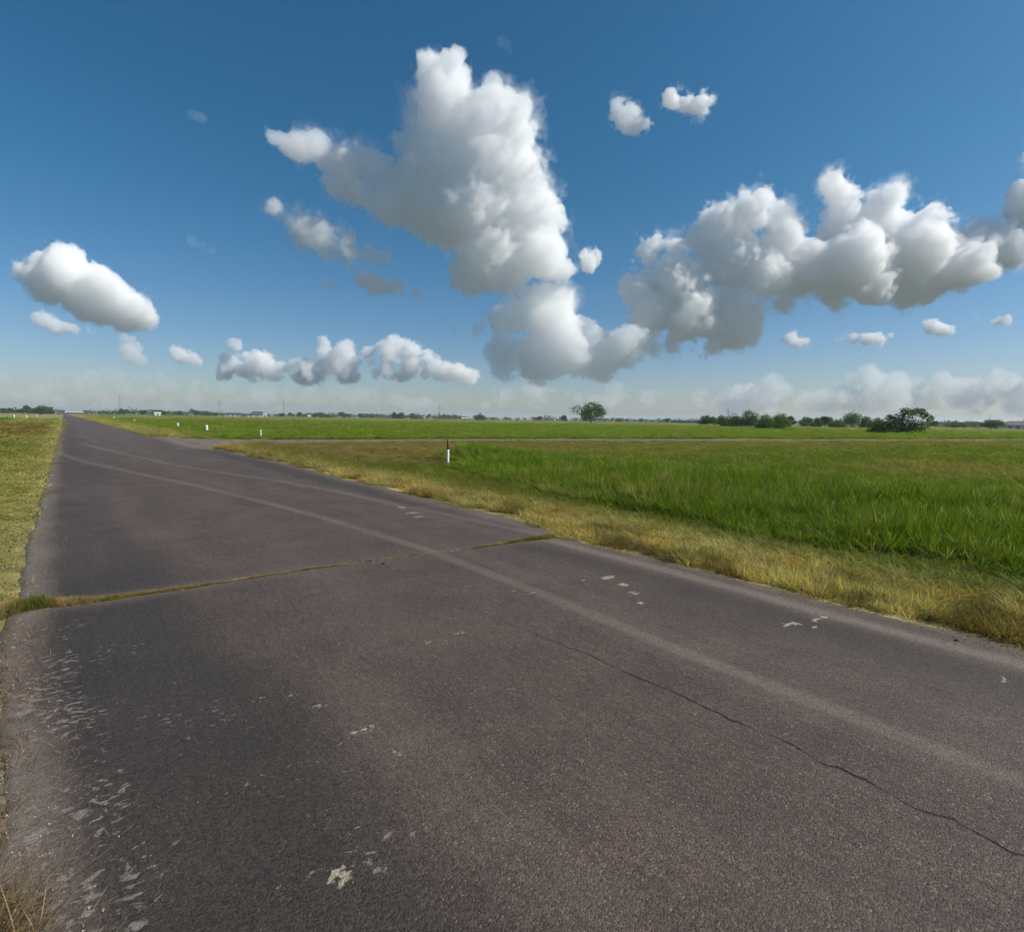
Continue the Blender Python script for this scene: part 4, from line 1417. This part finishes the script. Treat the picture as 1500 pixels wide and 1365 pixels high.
cloud('flat long cloud low right under the broad bank', [(1234, 497, 5), (1250, 497, 7), (1266, 498, 8), (1285, 495, 8), (1308, 490, 5)], 1.5, .35, .07, dist=6500, seed=27)
cloud('round little cloud low right beside the flat long one', [(1368, 474, 10), (1378, 478, 10), (1391, 483, 7)], 1.5, .35, .08, dist=6500, seed=28)
cloud('small cloud low at the right edge of the sky', [(1425, 466, 4), (1440, 474, 6), (1458, 470, 9), (1472, 470, 9)], 1.5, .35, .07, dist=6500, seed=29)


cloud('barely visible shred of cloud high on the left', [(280, 166, 8), (293, 172, 8), (303, 178, 6)], 1.5, .4, .0045, dist=5600, seed=51, fringe=False)
cloud('barely visible shred of cloud left of the slanting grey cloud', [(280, 352, 9), (295, 360, 9), (308, 366, 6)], 1.5, .4, .0045, dist=5600, seed=52, fringe=False)
cloud('faint speck of cloud above and right of the towering cumulus', [(735, 62, 6), (742, 68, 6)], 1.5, .35, .004, dist=5600, seed=53, fringe=False)


def band(px0, px1, base, top, n, r0, r1, seed, tops):
    g = random.Random(seed)
    out = []
    for i in range(n):
        px = g.uniform(px0, px1)
        t_ = np.interp(px, [p for p, _ in tops], [q for _, q in tops])
        out.append((px, g.uniform(t_ + r0, base), g.uniform(r0, r1)))
    return out


cloud('long row of heaped clouds standing over the left horizon', band(330, 692, 552, 0, 120, 4, 10, 2, [(330, 540), (345, 496), (370, 515), (430, 528), (450, 530), (475, 500), (510, 500), (540, 512), (575, 500), (610, 505), (650, 530), (692, 545)]), 1.5, .38, .050, dist=7500, seed=40, thick=2.5)
cloud('pale column of cloud under the left cumulus', [(186, 497, 10), (192, 510, 10), (198, 520, 8), (205, 526, 6)], 1.6, .45, .03, dist=7500, seed=41)
cloud('small cloud low left between the column and the long row', [(258, 518, 8), (264, 524, 8), (284, 526, 6)], 1.6, .4, .05, dist=7500, seed=42)
cloud('faint low clouds fading into the left horizon', band(-40, 640, 596, 0, 190, 3, 9, 5, [(-40, 515), (20, 530), (60, 560), (140, 545), (240, 545), (300, 548), (400, 556), (640, 580)]), 1.5, .34, .009, dist=12000, seed=43, thick=3, fringe=False)
cloud('pale clouds piled low over the right horizon', band(1060, 1620, 598, 0, 150, 6, 14, 6, [(1060, 590), (1090, 565), (1125, 552), (1165, 566), (1215, 580), (1240, 550), (1268, 536), (1300, 558), (1380, 545), (1420, 550), (1480, 545), (1620, 540)]), 1.6, .36, .016, dist=9000, seed=44, thick=1.5)
cloud('faint low clouds over the middle of the horizon', band(700, 1080, 596, 0, 40, 4, 9, 8, [(700, 568), (900, 572), (1080, 570)]), 1.8, .5, .014, dist=12000, seed=45, thick=3, fringe=False)
print('clouds', time.time() - T0)
print('tris ok')
for o in S.objects:
    if o.name.startswith('cloud'): print(o.name, len(o.data.polygons))
